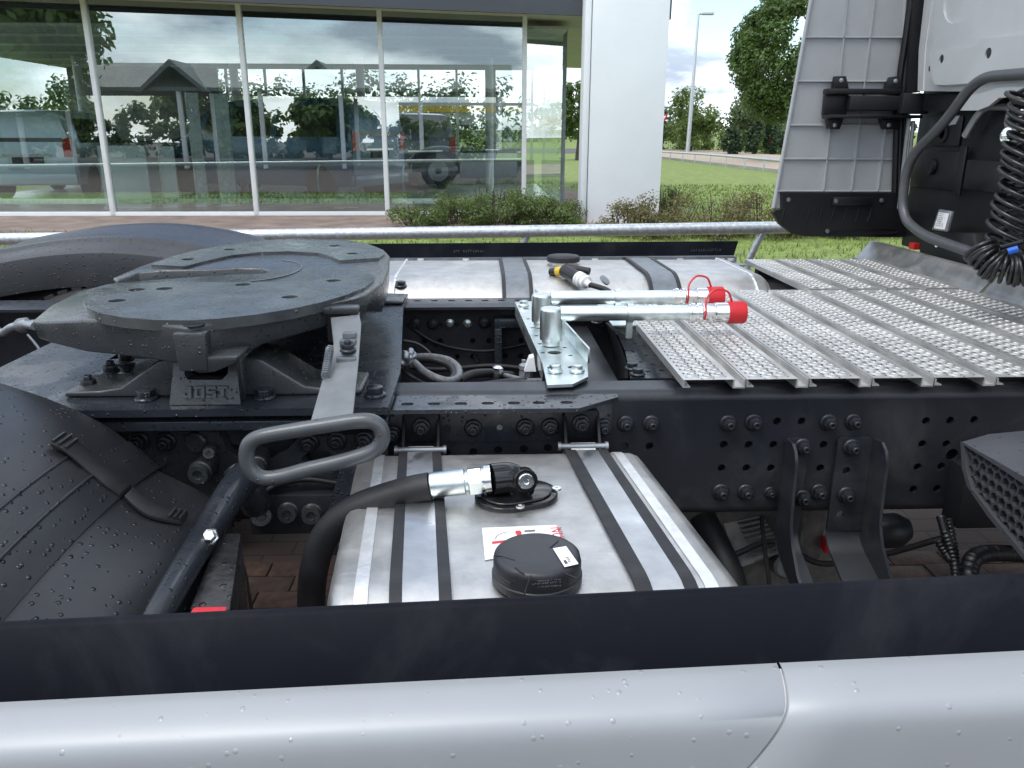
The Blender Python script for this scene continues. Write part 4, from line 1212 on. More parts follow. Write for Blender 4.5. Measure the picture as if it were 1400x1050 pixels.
# air bag between the rails behind the fifth wheel
b = MB().lathe((aY(35, 530, 1.75).x, 1.75, 0.62), (0, 0, 1), [(0.10, 0), (0.14, 0.03), (0.15, 0.10), (0.14, 0.17), (0.12, 0.20), (0.12, 0.215), (0.05, 0.22)], 28); b.build('air_spring', RUB, TRUCK, ang=40)
b = MB()
pp = [Vector((-1.62, 2.38, 0.86)), Vector((-1.45, 2.33, 0.93)), aY(0, 455, 2.2), aY(15, 448, 2.15), aY(32, 444, 2.1), aY(48, 446, 2.05)]
b.tube(smooth(pp, 5), 0.011, 10); b.build('air_line', STEELL, TRUCK)
MB().lathe(aY(22, 446, 2.1), (1, 0.1, 0.1), [(0.014, 0), (0.020, 0.01), (0.020, 0.03), (0.012, 0.035), (0.012, 0.05)], 14).build('line_coupling', STEELD, TRUCK)
MB().tube(smooth([aY(38, 458, 2.2), aY(52, 475, 2.15), aY(60, 492, 2.1), aY(80, 510, 2.05), aY(95, 520, 2.0), Vector((-0.9, 1.95, 0.78))], 6), 0.0035, 8).build('sensor_cable', STEELD, TRUCK)

# wiring and lines between the rails ----------------------------------------------------------------
def cable(px, r, m, name, n=8):
    MB().tube(smooth([aY(x, y, Y) for x, y, Y in px], 7), r, n).build(name, m, TRUCK, ang=60)
WIRE = mat('grey_cable_sleeve', (0.12, 0.125, 0.13), 0.42, 0, 0.25, 60, 0.1, 0.3, 150)
cable([(570, 488, 1.90), (590, 488, 1.88), (612, 492, 1.85), (626, 503, 1.80), (627, 515, 1.74), (615, 521, 1.70), (597, 517, 1.70), (580, 508, 1.75), (567, 496, 1.82)], 0.009, WIRE, 'cable_loop')
cable([(572, 492, 1.86), (592, 492, 1.84), (610, 498, 1.82), (620, 508, 1.78), (618, 518, 1.72), (600, 522, 1.70)], 0.008, RUB, 'cable_loop')
cable([(552, 466, 1.95), (570, 470, 1.95), (585, 480, 1.93), (590, 490, 1.90)], 0.004, RUB, 'thin_cable')
cable([(628, 520, 1.74), (645, 512, 1.78), (668, 510, 1.82), (680, 512, 1.85), (700, 514, 1.88)], 0.011, RUB, 'air_hose')
cable([(545, 505, 1.9), (565, 520, 1.8), (590, 530, 1.75), (640, 530, 1.72), (710, 522, 1.75), (760, 530, 1.72)], 0.010, BLK, 'air_hose')
cable([(560, 446, 2.39), (600, 470, 2.385), (660, 480, 2.38), (720, 470, 2.38)], 0.005, RUB, 'brake_line')
cable([(548, 500, 2.3), (600, 505, 2.3), (670, 500, 2.32), (730, 505, 2.3)], 0.008, RUB, 'brake_line')
cable([(350, 680, 1.40), (380, 662, 1.42), (420, 655, 1.43), (460, 660, 1.43)], 0.006, RUB, 'brake_line')
cable([(1000, 760, 1.6), (1060, 740, 1.6), (1120, 770, 1.58), (1200, 760, 1.6), (1290, 735, 1.55)], 0.007, RUB, 'brake_line')
cable([(690, 513, 1.8), (720, 520, 1.75), (745, 520, 1.72)], 0.006, WIRE, 'thin_cable')
b = MB()
for k in range(14):
    p = aY(552 + random.uniform(-6, 14), 492 + random.uniform(-10, 12), 1.88)
    b.lathe(p, (random.uniform(-1, 1), random.uniform(-1, 1), random.uniform(-0.5, 1)), [(0.007, 0), (0.010, 0.004), (0.010, 0.014), (0.006, 0.02)], 6)
b.build('valve_cluster', STEELL, TRUCK, bevel=0.001)
for x, y in [(679, 508), (715, 505), (722, 508)]:
    p = aY(x, y, 1.78)
    MB().lathe(p - Vector((0, 0, 0.02)), (0.1, 0, 1), [(0.010, 0), (0.010, 0.02), (0.013, 0.021), (0.013, 0.03), (0.007, 0.034)], 6).build('fitting', CHROME if x == 679 else STEELL, TRUCK)
MB().tube([aY(715, 522, 1.8), aY(716, 492, 1.8)], 0.005, 8).build('vent_pipe', STEELL, TRUCK)
p = aY(724, 508, 1.75)
MB().prism([aY(717, 508, 1.75), aY(733, 508, 1.75), aY(730, 488, 1.75), aY(724, 490, 1.75)], (0, 0.03, 0)).build('valve_guard', WHITE, TRUCK)
# cross members, bracket on the far rail
b = MB().box(aY(676, 470, 2.35).x, aY(686, 470, 2.35).x, 2.32, 2.395, 0.70, aY(676, 447, 2.35).z)
b.box(aY(676, 470, 2.35).x, aY(720, 470, 2.35).x, 2.33, 2.395, aY(676, 447, 2.35).z, aY(676, 435, 2.35).z); b.build('valve_bracket', CHW, TRUCK, bevel=0.003)
for xc in (-1.75, 0.24, 1.35):
    MB().box(xc, xc + 0.08, YN + 0.01, YF - 0.01, 0.71, 0.90).build('cross_member', CH, TRUCK, bevel=0.004)
MB().box(0.30, 0.95, 1.70, 2.22, 0.36, 0.62).build('gearbox', GEAR, TRUCK, bevel=0.03)
# finned gearbox pan and dark parts seen below the near rail
b = MB()
g0, g1, g2, g3 = aY(988, 715, 1.7), aY(1040, 704, 1.7), aY(1075, 755, 1.62), aY(1010, 778, 1.62)
b.prism([g0, g1, g2, g3], (0.02, 0.20, -0.06)); gp = b.build('gearbox_pan', GEAR, TRUCK, bevel=0.006)
for k in range(9):
    t = (k + 0.5) / 9
    a = g1.lerp(g2, t); c = g0.lerp(g3, t).lerp(a, 0.35)
    MB().tube([a + Vector((0, -0.003, 0.002)), c + Vector((0, -0.003, 0.002))], 0.0028, 6).build('fin', GEAR, gp)
MB().tube(smooth([aY(960, 705, 1.65), aY(1000, 790, 1.55), aY(1010, 860, 1.5)], 5), 0.03, 14).build('exhaust_pipe', BLKM, TRUCK)
MB().tube(smooth([aY(1041, 705, 1.55), aY(1045, 745, 1.54), aY(1052, 800, 1.52)], 5), 0.005, 8).build('thin_cable', RUB, TRUCK)
for x, y, r_ in [(1116, 714, 0.02), (1106, 740, 0.016), (1075, 775, 0.03)]:
    MB().lathe(aY(x, y, 1.62), (0, -1, 0.2), [(r_, -0.05), (r_, 0), (r_ * 0.8, 0.006), (r_ * 0.4, 0.006), (r_ * 0.35, 0.0)], 16).build('pump_boss', GEAR, TRUCK, ang=35)
MB().box(aY(1098, 700, 1.6).x, aY(1132, 700, 1.6).x, 1.6, 1.75, 0.52, 0.66).build('pump_housing', GEAR, TRUCK, bevel=0.01)
MB().box(aY(1128, 745, 1.58).x, aY(1138, 745, 1.58).x, 1.575, 1.60, aY(1130, 755, 1.58).z, aY(1130, 738, 1.58).z).build('red_tag', RED, TRUCK)
MB().lathe(aY(1215, 725, 1.85), (1, 0, 0.1), [(0.03, -0.05), (0.045, -0.03), (0.048, 0.02), (0.03, 0.05)], 20).build('shaft_joint', CH, TRUCK, ang=40)
# two gusset brackets on the rail
def gusset(px_web, px_flange, side_px, bolts, holes, wfoot):
    """bent bracket: leg on the rail web, foot swinging out towards the skirt, gusset along its side"""
    x0, x1 = [aY(x, 600, 1.489).x for x in px_web]
    zt_ = aY(1100, 600, 1.489).z
    b = MB()
    # web leg
    hl = [circ(aY(x, y, 1.489).x, aY(x, y, 1.489).z, 0.0085) for x, y in holes]
    b.plate([(x0, 0.655), (x1, 0.655), (x1, zt_ - 0.012), (x1 - 0.012, zt_), (x0 + 0.006, zt_), (x0, zt_ - 0.006)], hl, lambda u, v, h: Vector((u, 1.497 - h, v)), 0.007)
    # foot curving out and down
    prof = [(1.493, 0.656), (1.488, 0.64), (1.470, 0.622), (1.44, 0.605), (1.36, 0.562), (1.24, 0.50), (1.05, 0.44)]
    ps = smooth([(0, y, z) for y, z in prof], 4)
    rows = [[(x0 + wfoot[0] * (1.49 - p.y), p.y, p.z), (x1 + wfoot[1] * (1.49 - p.y), p.y, p.z)] for p in ps]
    b.grid(rows)
    b.grid([[(q_[0], q_[1], q_[2] - 0.007) for q_ in r_] for r_ in rows])
    # gusset fin along one side
    xs_ = x0 if side_px < 0 else x1
    fin = [(1.489, zt_), (1.462, zt_ + 0.001), (1.447, zt_ - 0.012), (1.438, zt_ - 0.035), (1.436, 0.76), (1.432, 0.70), (1.415, 0.66), (1.38, 0.615), (1.32, 0.575), (1.22, 0.525), (1.05, 0.47), (1.05, 0.44), (1.24, 0.50), (1.36, 0.562), (1.44, 0.605), (1.470, 0.622), (1.488, 0.64)]
    wv = wfoot[0] if side_px < 0 else wfoot[1]
    b.prism([(xs_ + wv * (1.49 - y), y, z) for y, z in fin], (0.006 * (1 if side_px < 0 else -1), 0, 0))
    o = b.build('gusset_bracket', CH, TRUCK, ang=35)
    for x, y in bolts:
        put(NUT, o, aY(x, y, 1.489), '-Y', 1.0, random.uniform(0, 6))
    return o
gusset((1075, 1107), None, -1, [(1097, 610), (1096, 680)], [], (0.06, 0.06))
gusset((1147, 1198), None, 1, [(1164, 611), (1156, 676)], [(1157.5, 644), (1149, 704)], (0.06, 0.12))
# corrugated conduits at the right
def corrugated(px, r, name, m=BLK, pitch=0.008):
    path = smooth([aY(x, y, Y) for x, y, Y in px], 10)
    # resample evenly
    out = [path[0]]; acc = 0
    for a, c in zip(path, path[1:]):
        out.append(c)
    dense = []
    for a, c in zip(out, out[1:]):
        n_ = max(1, int((c - a).length / (pitch / 4)))
        for k in range(n_): dense.append(a.lerp(c, k / n_))
    s_ = 0; rs = []
    for i, p in enumerate(dense):
        if i: s_ += (p - dense[i - 1]).length
        rs.append(r * (1 + 0.10 * (1 if math.sin(2 * math.pi * s_ / pitch) > 0 else -1)))
    MB().tube(dense, rs, 12).build(name, m, TRUCK, ang=60)
corrugated([(1286, 705, 1.42), (1293, 730, 1.40), (1304, 765, 1.37), (1308, 800, 1.34), (1310, 850, 1.3)], 0.009, 'corrugated_conduit')
corrugated([(1296, 708, 1.42), (1302, 740, 1.40), (1306, 775, 1.36), (1307, 850, 1.3)], 0.008, 'corrugated_conduit')
corrugated([(1282, 738, 1.40), (1290, 752, 1.39), (1302, 768, 1.37)], 0.008, 'corrugated_conduit')
corrugated([(1330, 850, 1.30), (1326, 800, 1.31), (1326, 775, 1.33), (1336, 760, 1.36), (1360, 756, 1.42), (1400, 758, 1.5)], 0.016, 'corrugated_conduit', BLK, 0.010)
MB().box(aY(1315, 660, 1.44).x, 1.35, 1.43, 1.49, aY(1330, 720, 1.44).z, aY(1330, 640, 1.44).z).build('step_carrier', BLKM, TRUCK, bevel=0.004)

# step box with honeycomb grille -------------------------------------------------------------------------
XG = 0.865
P = lambda x, y: (aX(x, y, XG).y, aX(x, y, XG).z)
rim = [P(1313, 603), P(1360, 629), P(1400, 652), P(1460, 688), P(1520, 760), P(1480, 860), P(1400, 766), P(1350, 706), P(1322, 665), P(1315, 640)]
b = MB()
inner = []
c = (sum(p[0] for p in rim) / len(rim), sum(p[1] for p in rim) / len(rim))
for y, z in rim:
    d = Vector((c[0] - y, c[1] - z)).normalized() * 0.012
    inner.append((y + d.x, z + d.y))
b.plate(rim, [inner], lambda u, v, h: Vector((XG + 0.02 - h, u, v)), 0.02)
# shell going forward, rising a little
n = len(rim)
r0 = [Vector((XG + 0.002, y, z)) for y, z in rim]
r1 = [Vector((XG + 0.05, c[0] + (y - c[0]) * 1.02, c[1] + (z - c[1]) * 1.02 + 0.012)) for y, z in rim]
r2 = [Vector((XG + 0.55, c[0] + (y - c[0]) * 1.04, z + 0.055)) for y, z in rim]
b.grid([r0, r1, r2], True)
b.f.append(tuple(len(b.v) - n + i for i in range(n)))
step = b.build('step_box', PLASG, TRUCK, bevel=0.004, ang=40, label='dark grey plastic step box with honeycomb end grille')
# honeycomb: hexagonal cell walls
def inside(y, z, poly):
    ins = False; j = len(poly) - 1
    for i in range(len(poly)):
        yi, zi = poly[i]; yj, zj = poly[j]
        if (zi > z) != (zj > z) and y < (yj - yi) * (z - zi) / (zj - zi) + yi: ins = not ins
        j = i
    return ins
hr = 0.0122
b = MB()
ymin, ymax = min(p[0] for p in rim), max(p[0] for p in rim)
zmin, zmax = min(p[1] for p in rim), max(p[1] for p in rim)
row = 0; z = zmin
while z < zmax:
    y = ymin + (row % 2) * hr * 0.866
    while y < ymax:
        if inside(y, z, inner):
            po, pi_ = [], []
            for k in range(6):
                a_ = R(60 * k + 30)
                po.append(Vector((XG + 0.006, y + hr * 0.99 * math.cos(a_), z + hr * 0.99 * math.sin(a_))))
                pi_.append(Vector((XG + 0.006, y + hr * 0.80 * math.cos(a_), z + hr * 0.80 * math.sin(a_))))
            dp = Vector((0.018, 0, 0))
            b.grid([po, pi_, [p + dp for p in pi_]], True)
        y += hr * 1.732
    row += 1; z += hr * 1.5
tag(b.build('honeycomb_grille', PLASG, step, ang=30), kind='stuff')
MB().plate(inner, [], lambda u, v, h: Vector((XG + 0.026 + h, u, v)), 0.002).build('grille_back', BLKM, step)

# cab: rear wall, side deflector, hand rail, coiled lines -------------------------------------------------
XC = 1.62
PC = lambda x, y: (aX(x, y, XC).y, aX(x, y, XC).z)
b = MB()
# main shell (rest of the cab, mostly out of the picture but mirrored in the showroom glass)
side = [(1.66, 1.62), (1.64, 2.2), (1.66, 3.3), (1.85, 3.62), (2.6, 3.70), (3.4, 3.55), (3.75, 3.0), (3.92, 2.0), (3.98, 1.2), (3.90, 0.55), (3.45, 0.50), (3.42, 0.85), (3.30, 1.05), (2.60, 1.05), (2.48, 0.85), (2.46, 0.60), (1.95, 0.60), (1.93, 1.62)]
rows = []
for yy, ins in ((0.72, 0.03), (0.75, 0.0), (3.13, 0.0), (3.16, 0.03)):
    cx, cz = 2.8, 2.1
    rows.append([(cx + (x - cx) * (1 - ins * 0.5), yy, cz + (z - cz) * (1 - ins * 0.5)) for x, z in side])
b.grid(rows, True)
m_ = len(side)
b.f.append(tuple(range(m_))[::-1]); b.f.append(tuple(range(3 * m_, 4 * m_)))
cabo = b.build('cab_shell', CABG, TRUCK, ang=40, label='silver grey sleeper cab')
for yy in (0.712, 3.162):
    pts = [(2.62, yy, 1.75), (2.62, yy, 2.65), (3.35, yy, 2.65), (3.72, yy, 1.95), (3.70, yy, 1.75)]
    MB().prism(pts, (0, 0.006, 0)).build('side_window', GL, cabo)
    MB().prism([(1.95, yy, 0.62), (2.44, yy, 0.62), (2.44, yy, 1.0), (1.95, yy, 1.0)], (0, 0.006, 0)).build('step_panel', BLK, cabo)
MB().prism([(3.80, 0.80, 2.0), (3.80, 3.08, 2.0), (3.66, 3.0, 2.95), (3.66, 0.9, 2.95)], (0.14, 0, 0)).build('windscreen', GL, cabo)
# rear wall pressings
b = MB()
wall = [PC(1254.5, 124.5), PC(1256, 69), PC(1268, -40), (PC(1268, -40)[0] + 0.02, 3.2), (0.78, 3.2), (0.78, 1.56), PC(1400, 128)[0:2], PC(1372, 130), PC(1352, 140), PC(1340, 150), PC(1318, 150), PC(1318, 125)]
hl = []
for x, y, r_ in ((1271, 94, 0.010), (1296, 81, 0.013), (1361, 73, 0.015)):
    p = PC(x, y); hl.append(circ(p[0], p[1], r_, 14))
b.plate(wall, hl, lambda u, v, h: Vector((XC + 0.02 - h, u, v)), 0.02)
rw = b.build('rear_wall', CABG, cabo, ang=30)
for x, y, r_ in ((1271, 94, 0.010),):
    p = PC(x, y)
    MB().lathe((XC + 0.006, p[0], p[1]), (-1, 0, 0), [(r_ * 0.98, 0), (r_ * 0.9, 0.004), (r_ * 0.5, 0.006)], 16).build('blind_plug', RUB, rw)
b = MB()                       # raised middle field with a pressed recess
fld = [PC(1277, 71), PC(1279, 100), PC(1281.5, 113), PC(1285, 118), PC(1300, 119), PC(1400, 112), (1.6, 1.62), (1.6, 3.1), PC(1290, -60), PC(1285, -5)]
rec = [PC(1299, -30), PC(1296, 0), PC(1296, 16), PC(1298, 24), PC(1302, 30), PC(1308, 32.5), PC(1318, 31), PC(1332, 26.5), PC(1341, 20), PC(1348, 10), PC(1354, 0), PC(1364, -30)]
cY = sum(p[0] for p in fld) / len(fld); cZ = sum(p[1] for p in fld) / len(fld)
fin_ = [(y + (cY - y) * 0.02, z + (cZ - z) * 0.015) for y, z in fld]
hp_ = [[PC(x, y) for x, y in ()]]
pl_ = [circ(*PC(1296, 81), 0.014, 14), circ(*PC(1361, 73), 0.016, 14)]
b.plate(fin_, [rec] + pl_, lambda u, v, h: Vector((XC - 0.010 - h, u, v)), 0.006)
b.grid([[Vector((XC - 0.0005, y, z)) for y, z in fld], [Vector((XC - 0.016, y, z)) for y, z in fin_]], True)
b.build('rear_wall_pressing', CABG, rw, bevel=0.002)
rc_y = sum(p[0] for p in rec) / len(rec); rc_z = sum(p[1] for p in rec) / len(rec)
MB().plate([(y + (y - rc_y) * 0.05, z + (z - rc_z) * 0.05) for y, z in rec], [], lambda u, v, h: Vector((XC - 0.008 - h, u, v)), 0.002).build('recess_floor', CABG, rw)
st_ = [PC(1279, 72), PC(1300, 70), PC(1322, 67), PC(1336, 65.5), PC(1345, 61), PC(1352, 53), PC(1420, 46), PC(1420, 108), PC(1300, 116.5), PC(1286, 115.5), PC(1281, 100)]
MB().plate(st_, [circ(*PC(1296, 81), 0.015, 14), circ(*PC(1361, 73), 0.017, 14)], lambda u, v, h: Vector((XC - 0.0165 - h, u, v)), 0.007).build('stepped_pressing', CABG, rw, bevel=0.003)
for x, y, r_ in ((1296, 81, 0.013), (1361, 73, 0.015)):
    p = PC(x, y)
    MB().lathe((XC - 0.009, p[0], p[1]), (-1, 0, 0), [(r_ * 1.0, 0), (r_ * 0.95, 0.010), (r_ * 0.5, 0.013)], 16).build('blind_plug', RUB, rw)
for pth in ([(1265.5, 69), (1275.5, 0)], [(1265.5, 69), (1263, 124)]):
    b = MB()
    b.tube([aX(x, y, XC + 0.001) for x, y in pth], 0.004, 8)
    b.build('pressed_crease', CABG, rw)
b = MB().plate([PC(1317, 131), PC(1345, 128), PC(1372, 120), PC(1420, 118), PC(1420, 129), PC(1372, 134), PC(1358, 145), PC(1343, 151), PC(1317, 151)], [], lambda u, v, h: Vector((XC - 0.003 - h, u, v)), 0.012)
b.build('lower_flange', CABG, rw, bevel=0.003)
# black structure under the cab
b = MB().box(1.70, 1.76, 0.85, aX(1251, 200, 1.70).y, 1.03, 1.64); b.build('under_cab_panel', BLKM, TRUCK, bevel=0.006)
b = MB()
b.prism([aX(1250, 128, 1.66), aX(1330, 128, 1.66), aX(1330, 152, 1.66), aX(1300, 152, 1.66), aX(1250, 152, 1.66)], (0.03, 0, 0)); b.build('cab_bearer', BLKM, TRUCK, bevel=0.003)
for (xa, ya, xb, yb, d, nm) in ((1250, 205, 1310, 262, 1.69, 'vent_grille'), (1322, 218, 1400, 268, 1.67, 'storage_flap'), (1272, 160, 1310, 200, 1.69, 'bush_housing')):
    p0, p1 = aX(xa, ya, d), aX(xb, yb, d)
    MB().box(d, d + 0.008, min(p0.y, p1.y), max(p0.y, p1.y), min(p0.z, p1.z), max(p0.z, p1.z)).build(nm, BLK, TRUCK, bevel=0.004)
MB().box(1.672, 1.68, aX(1311, 240, 1.672).y - 0.02, aX(1311, 240, 1.672).y + 0.02, aX(1311, 268, 1.672).z, aX(1311, 200, 1.672).z).build('bearer_strut', BLK, TRUCK, bevel=0.002)
MB().lathe(aX(1274, 228, 1.685), (-1, 0, 0), [(0.03, 0), (0.028, 0.012), (0.015, 0.014)], 18).build('vent_knob', BLK, TRUCK, ang=40)
MB().lathe(aX(1290, 182, 1.69), (-1, 0, 0), [(0.035, 0), (0.035, 0.006), (0.02, 0.008), (0.02, 0.0)], 20).build('rubber_bush', BLK, TRUCK, ang=40)
# wheel-arch dark mass, post with label
b = MB()
b.prism([aX(1254, 350, 1.64), aX(1262, 318, 1.64), aX(1330, 318, 1.64), aX(1340, 372, 1.64), aX(1262, 372, 1.64)], (0.12, 0, 0)); b.build('engine_cover', BLKM, TRUCK, bevel=0.01)
b = MB()
lq = [aX(1283, 286, 1.60), aX(1301, 289, 1.60), aX(1294, 317, 1.60), aX(1273, 314, 1.60)]
b.prism(lq, (0.012, 0, 0)); post = b.build('filter_bowl', STEELL, TRUCK, bevel=0.004)
li = [aX(1284, 290, 1.598), aX(1298, 292, 1.598), aX(1292, 314, 1.598), aX(1277, 312, 1.598)]
lab2 = MB().prism(li, (-0.001, 0, 0)).build('filter_label', WHITE, post)
for k in range(7):
    t = 0.1 + 0.12 * k
    marks(INKG, lab2, li[0].lerp(li[3], t).lerp(li[1].lerp(li[2], t), 0.08) + Vector((-0.0016, 0, 0)), li[1] - li[0], li[0] - li[3], (li[1] - li[0]).length * random.uniform(0.5, 0.8), 0.003, 9)
MB().lathe(aX(1283, 322, 1.59), (0, 0, 1), [(0.006, -0.04), (0.009, -0.03), (0.009, -0.02), (0.013, -0.018), (0.013, 0.0)], 12).build('drain_valve', CHROME, TRUCK)
MB().box(1.66, 1.68, aX(1250, 336, 1.66).y, aX(1254, 336, 1.66).y + 0.06, aX(1250, 338, 1.66).z - 0.01, aX(1250, 333, 1.66).z).build('rear_light_edge', RED, TRUCK)
# bent grab tube
def tubex(px, X, r, name, m, n=14, parent=TRUCK):
    pts = [aX(x, y, X if not isinstance(X, (list, tuple)) else X[i]) for i, (x, y) in enumerate(px)]
    return MB().tube(smooth(pts, 6), r, n).build(name, m, parent, ang=60)
def bent(pts, rad, n=6):
    """polyline with rounded corners"""
    pts = [Vector(p) for p in pts]; out = [pts[0]]
    for i in range(1, len(pts) - 1):
        a, c, d = pts[i - 1], pts[i], pts[i + 1]
        u = (a - c); v = (d - c)
        k = min(rad, u.length * 0.45, v.length * 0.45)
        p0 = c + u.normalized() * k; p1 = c + v.normalized() * k
        for j in range(n + 1):
            t = j / n
            out.append(p0 * (1 - t) ** 2 + c * 2 * t * (1 - t) + p1 * t * t)
    out.append(pts[-1]); return out
TUBE = mat('grab_rail_paint', (0.075, 0.078, 0.085), 0.40, 0.2, 0.08, 20, 0.06, 0.15, 300)
gp_ = [aX(x, y, 1.50) for x, y in [(1470, 97), (1400, 101), (1336, 106), (1293, 166), (1240, 219), (1232, 296), (1262, 322), (1348, 352), (1400, 372)]]
MB().tube(bent(gp_, 0.10, 8), 0.0165, 16).build('grab_rail', TUBE, TRUCK, ang=60)
bp_ = [aX(x, y, 1.66) for x, y in [(1320, 186), (1337, 158), (1352, 146), (1385, 146)]]
MB().tube(smooth(bp_, 6), 0.013, 14).build('bent_steel_pipe', STEELL, TRUCK, ang=60)
b = MB()
b.prism([aX(x, y, 1.56) for x, y in [(1380, 135), (1420, 112), (1430, 170), (1402, 195), (1378, 195), (1370, 168)]], (0.03, 0, 0)); lk = b.build('cab_latch', mat('latch_casting', (0.42, 0.40, 0.36), 0.4, 0.7, 0.1, 20, 0.1, 0.3, 150), TRUCK, bevel=0.008)
for x, y in ((1391, 157), (1377, 185)):
    MB().lathe(aX(x, y, 1.555), (-1, -0.2, 0.1), [(0.022, 0), (0.022, 0.004), (0.013, 0.005), (0.013, 0.014), (0.010, 0.016)], 18).build('latch_bolt', CHROME, lk, ang=35)
MB().prism([aX(1298, 160, 1.63), aX(1312, 158, 1.63), aX(1306, 170, 1.63), aX(1292, 172, 1.63)], (0.004, 0, 0)).build('lifting_tab', STEELL, TRUCK)
# side deflector (inner face with moulded ribs)
YD = 3.20
PD = lambda x, y: (aY(x, y, YD).x, aY(x, y, YD).z)
b = MB()
dl = [PD(1056, 284), PD(1108, 0), (PD(1108, 0)[0] + 0.09, 2.6), (1.52, 3.3), (1.66, 3.3), PD(1262, 0), PD(1246, 100), PD(1232, 284)]
b.plate(dl, [], lambda u, v, h: Vector((u, YD + 0.012 - h, v)), 0.012)
defl = b.build('side_deflector', DEFL, TRUCK, ang=30, label='grey plastic side deflector with moulded rib grid')
def rib(x0, y0, x1, y1, w=0.004, h=0.010):
    a, c = aY(x0, y0, YD), aY(x1, y1, YD)
    d = (c - a).normalized(); nrm = Vector((-d.z, 0, d.x))
    b = MB()
    pts = [a + nrm * w, c + nrm * w, c - nrm * w, a - nrm * w]
    top_ = [p + Vector((0, -h, 0)) + (nrm * -w * 0.5 if i < 2 else nrm * w * 0.5) for i, p in enumerate(pts)]
    b.add(pts + top_, [(0, 1, 5, 4), (1, 2, 6, 5), (2, 3, 7, 6), (3, 0, 4, 7), (4, 5, 6, 7)])
    b.build('rib', DEFL, defl, ang=20)
for y, xa, xb in ((51, 1098, 1253), (111, 1087, 1243), (171, 1077, 1240), (217, 1068, 1235), (261, 1060, 1231)):
    rib(xa + 2, y, xb - 2, y + 0.5)
for x0, y0, x1, y1 in ((1163, -60, 1147, 110), (1134, 176, 1125, 262), (1202, -60, 1163, 262), (1211, 168, 1199, 262), (1240, -60, 1234, 50)):
    rib(x0, y0, x1, y1)
rib(1110, -10, 1057, 284, 0.006, 0.012)
# rubber lip profiles along the front edge of the deflector
for dx, m__, r_ in ((2, BLK, 0.012), (10, RUB, 0.009), (18, BLK, 0.010)):
    a, c, e = aY(1243 + dx, 0, YD - 0.02), aY(1227 + dx * 0.75, 125, YD - 0.02), aY(1221 + dx * 0.6, 284, YD - 0.02)
    up = a + (a - c).normalized() * 1.2
    MB().tube(smooth([up, a, c, e], 5), r_, 8).build('seal_profile', m__, defl)
MB().prism([aY(1240, 128, YD - 0.05), aY(1258, 126, YD - 0.05), aY(1270, 0, YD - 0.05), aY(1270, 0, YD - 0.05) + Vector((0.02, 0, 1.2)), aY(1252, 0, YD - 0.05) + Vector((0.02, 0, 1.2)), aY(1250, 0, YD - 0.05)], (0, 0.03, 0)).build('gap_seal', BLKM, defl)
# black lower end of the deflector
b = MB()
out = [PD(1057, 286), PD(1066, 286), PD(1066, 263), PD(1230, 263), PD(1236, 290), PD(1262, 305), PD(1256, 319), PD(1225, 323), PD(1100, 322), PD(1078, 318), PD(1062, 305), PD(1053, 290)]
b.plate(out, [], lambda u, v, h: Vector((u, YD - 0.002 - h, v)), 0.03)
db = b.build('deflector_end_cap', BLK, defl, bevel=0.006)
for k in range(8):
    x = 1066 + k * 17
    MB().tube(smooth([aY(x + 7, 283, YD - 0.034), aY(x + 5, 292, YD - 0.036), aY(x + 1, 303, YD - 0.034)], 4), 0.0028, 6).build('end_cap_rib', BLK, db)
p0, p1 = aY(1138, 269, YD - 0.035), aY(1192, 281, YD - 0.035)
MB().box(p0.x, p1.x, YD - 0.045, YD - 0.033, p1.z, p0.z).build('end_cap_block', BLK, db, bevel=0.004)
for x, y in ((1078, 273), (1143, 275), (1205, 274), (1131, 316)):
    MB().lathe(aY(x, y, YD - 0.034 if x != 1143 else YD - 0.046), (0, -1, 0), [(0.009, 0), (0.008, 0.004), (0.004, 0.005)], 12).build('screw', STEELD, db)
MB().tube(smooth([aY(1130, 315.5, YD - 0.034), aY(1180, 313, YD - 0.034), aY(1222, 313, YD - 0.034), aY(1221, 319, YD - 0.034), aY(1175, 320, YD - 0.034), aY(1130, 318, YD - 0.034)], 4), 0.0022, 6).build('handle_recess', BLK, db)
# folding bracket between deflector and cab
b = MB()
def bx(xa, ya, xb, yb, y0, y1):
    p0, p1 = aY(xa, ya, YD - 0.05), aY(xb, yb, YD - 0.05)
    b.box(p0.x, p1.x, YD - y1, YD - y0, p1.z, p0.z)
bx(1131, 121, 1232, 129, 0.012, 0.06); bx(1129, 157, 1255, 162, 0.012, 0.085); bx(1131, 129, 1160, 157, 0.012, 0.035)
arm = b.build('deflector_bracket', BLK, TRUCK, bevel=0.002)
b = MB(); bx(1161, 131, 1230, 151, 0.03, 0.065); b.build('bracket_arm', BLKM, arm, bevel=0.003)
b = MB(); bx(1229, 128, 1262, 156, 0.02, 0.09); b.build('hinge_block', BLKM, arm, bevel=0.004)
for pts_, (hx, hy) in (([(1140, 121), (1143, 104), (1157, 104), (1161, 121)], (1150, 110)), ([(1211, 122), (1219, 105), (1229, 104), (1236, 122)], (1224, 111)),
                       ([(1132, 162), (1134, 176), (1148, 177), (1154, 162)], (1141, 171)), ([(1205, 162), (1209, 177), (1229, 177), (1231, 162)], (1215, 171))):
    MB().prism([aY(x, y, YD - 0.045) for x, y in pts_], (0, 0.03, 0)).build('bracket_ear', BLK, arm, bevel=0.002)
    MB().lathe(aY(hx, hy, YD - 0.046), (0, -1, 0), [(0.008, 0), (0.008, 0.004), (0.005, 0.006)], 12).build('screw', STEELL, arm)
for x0, y0, x1, y1 in ((1243, 160, 1229, 285), (1249, 165, 1236, 280)):
    MB().tube([aY(x0, y0, YD - 0.06), aY(x1, y1, YD - 0.06)], 0.008, 8).build('guide_rod', STEELL, arm)
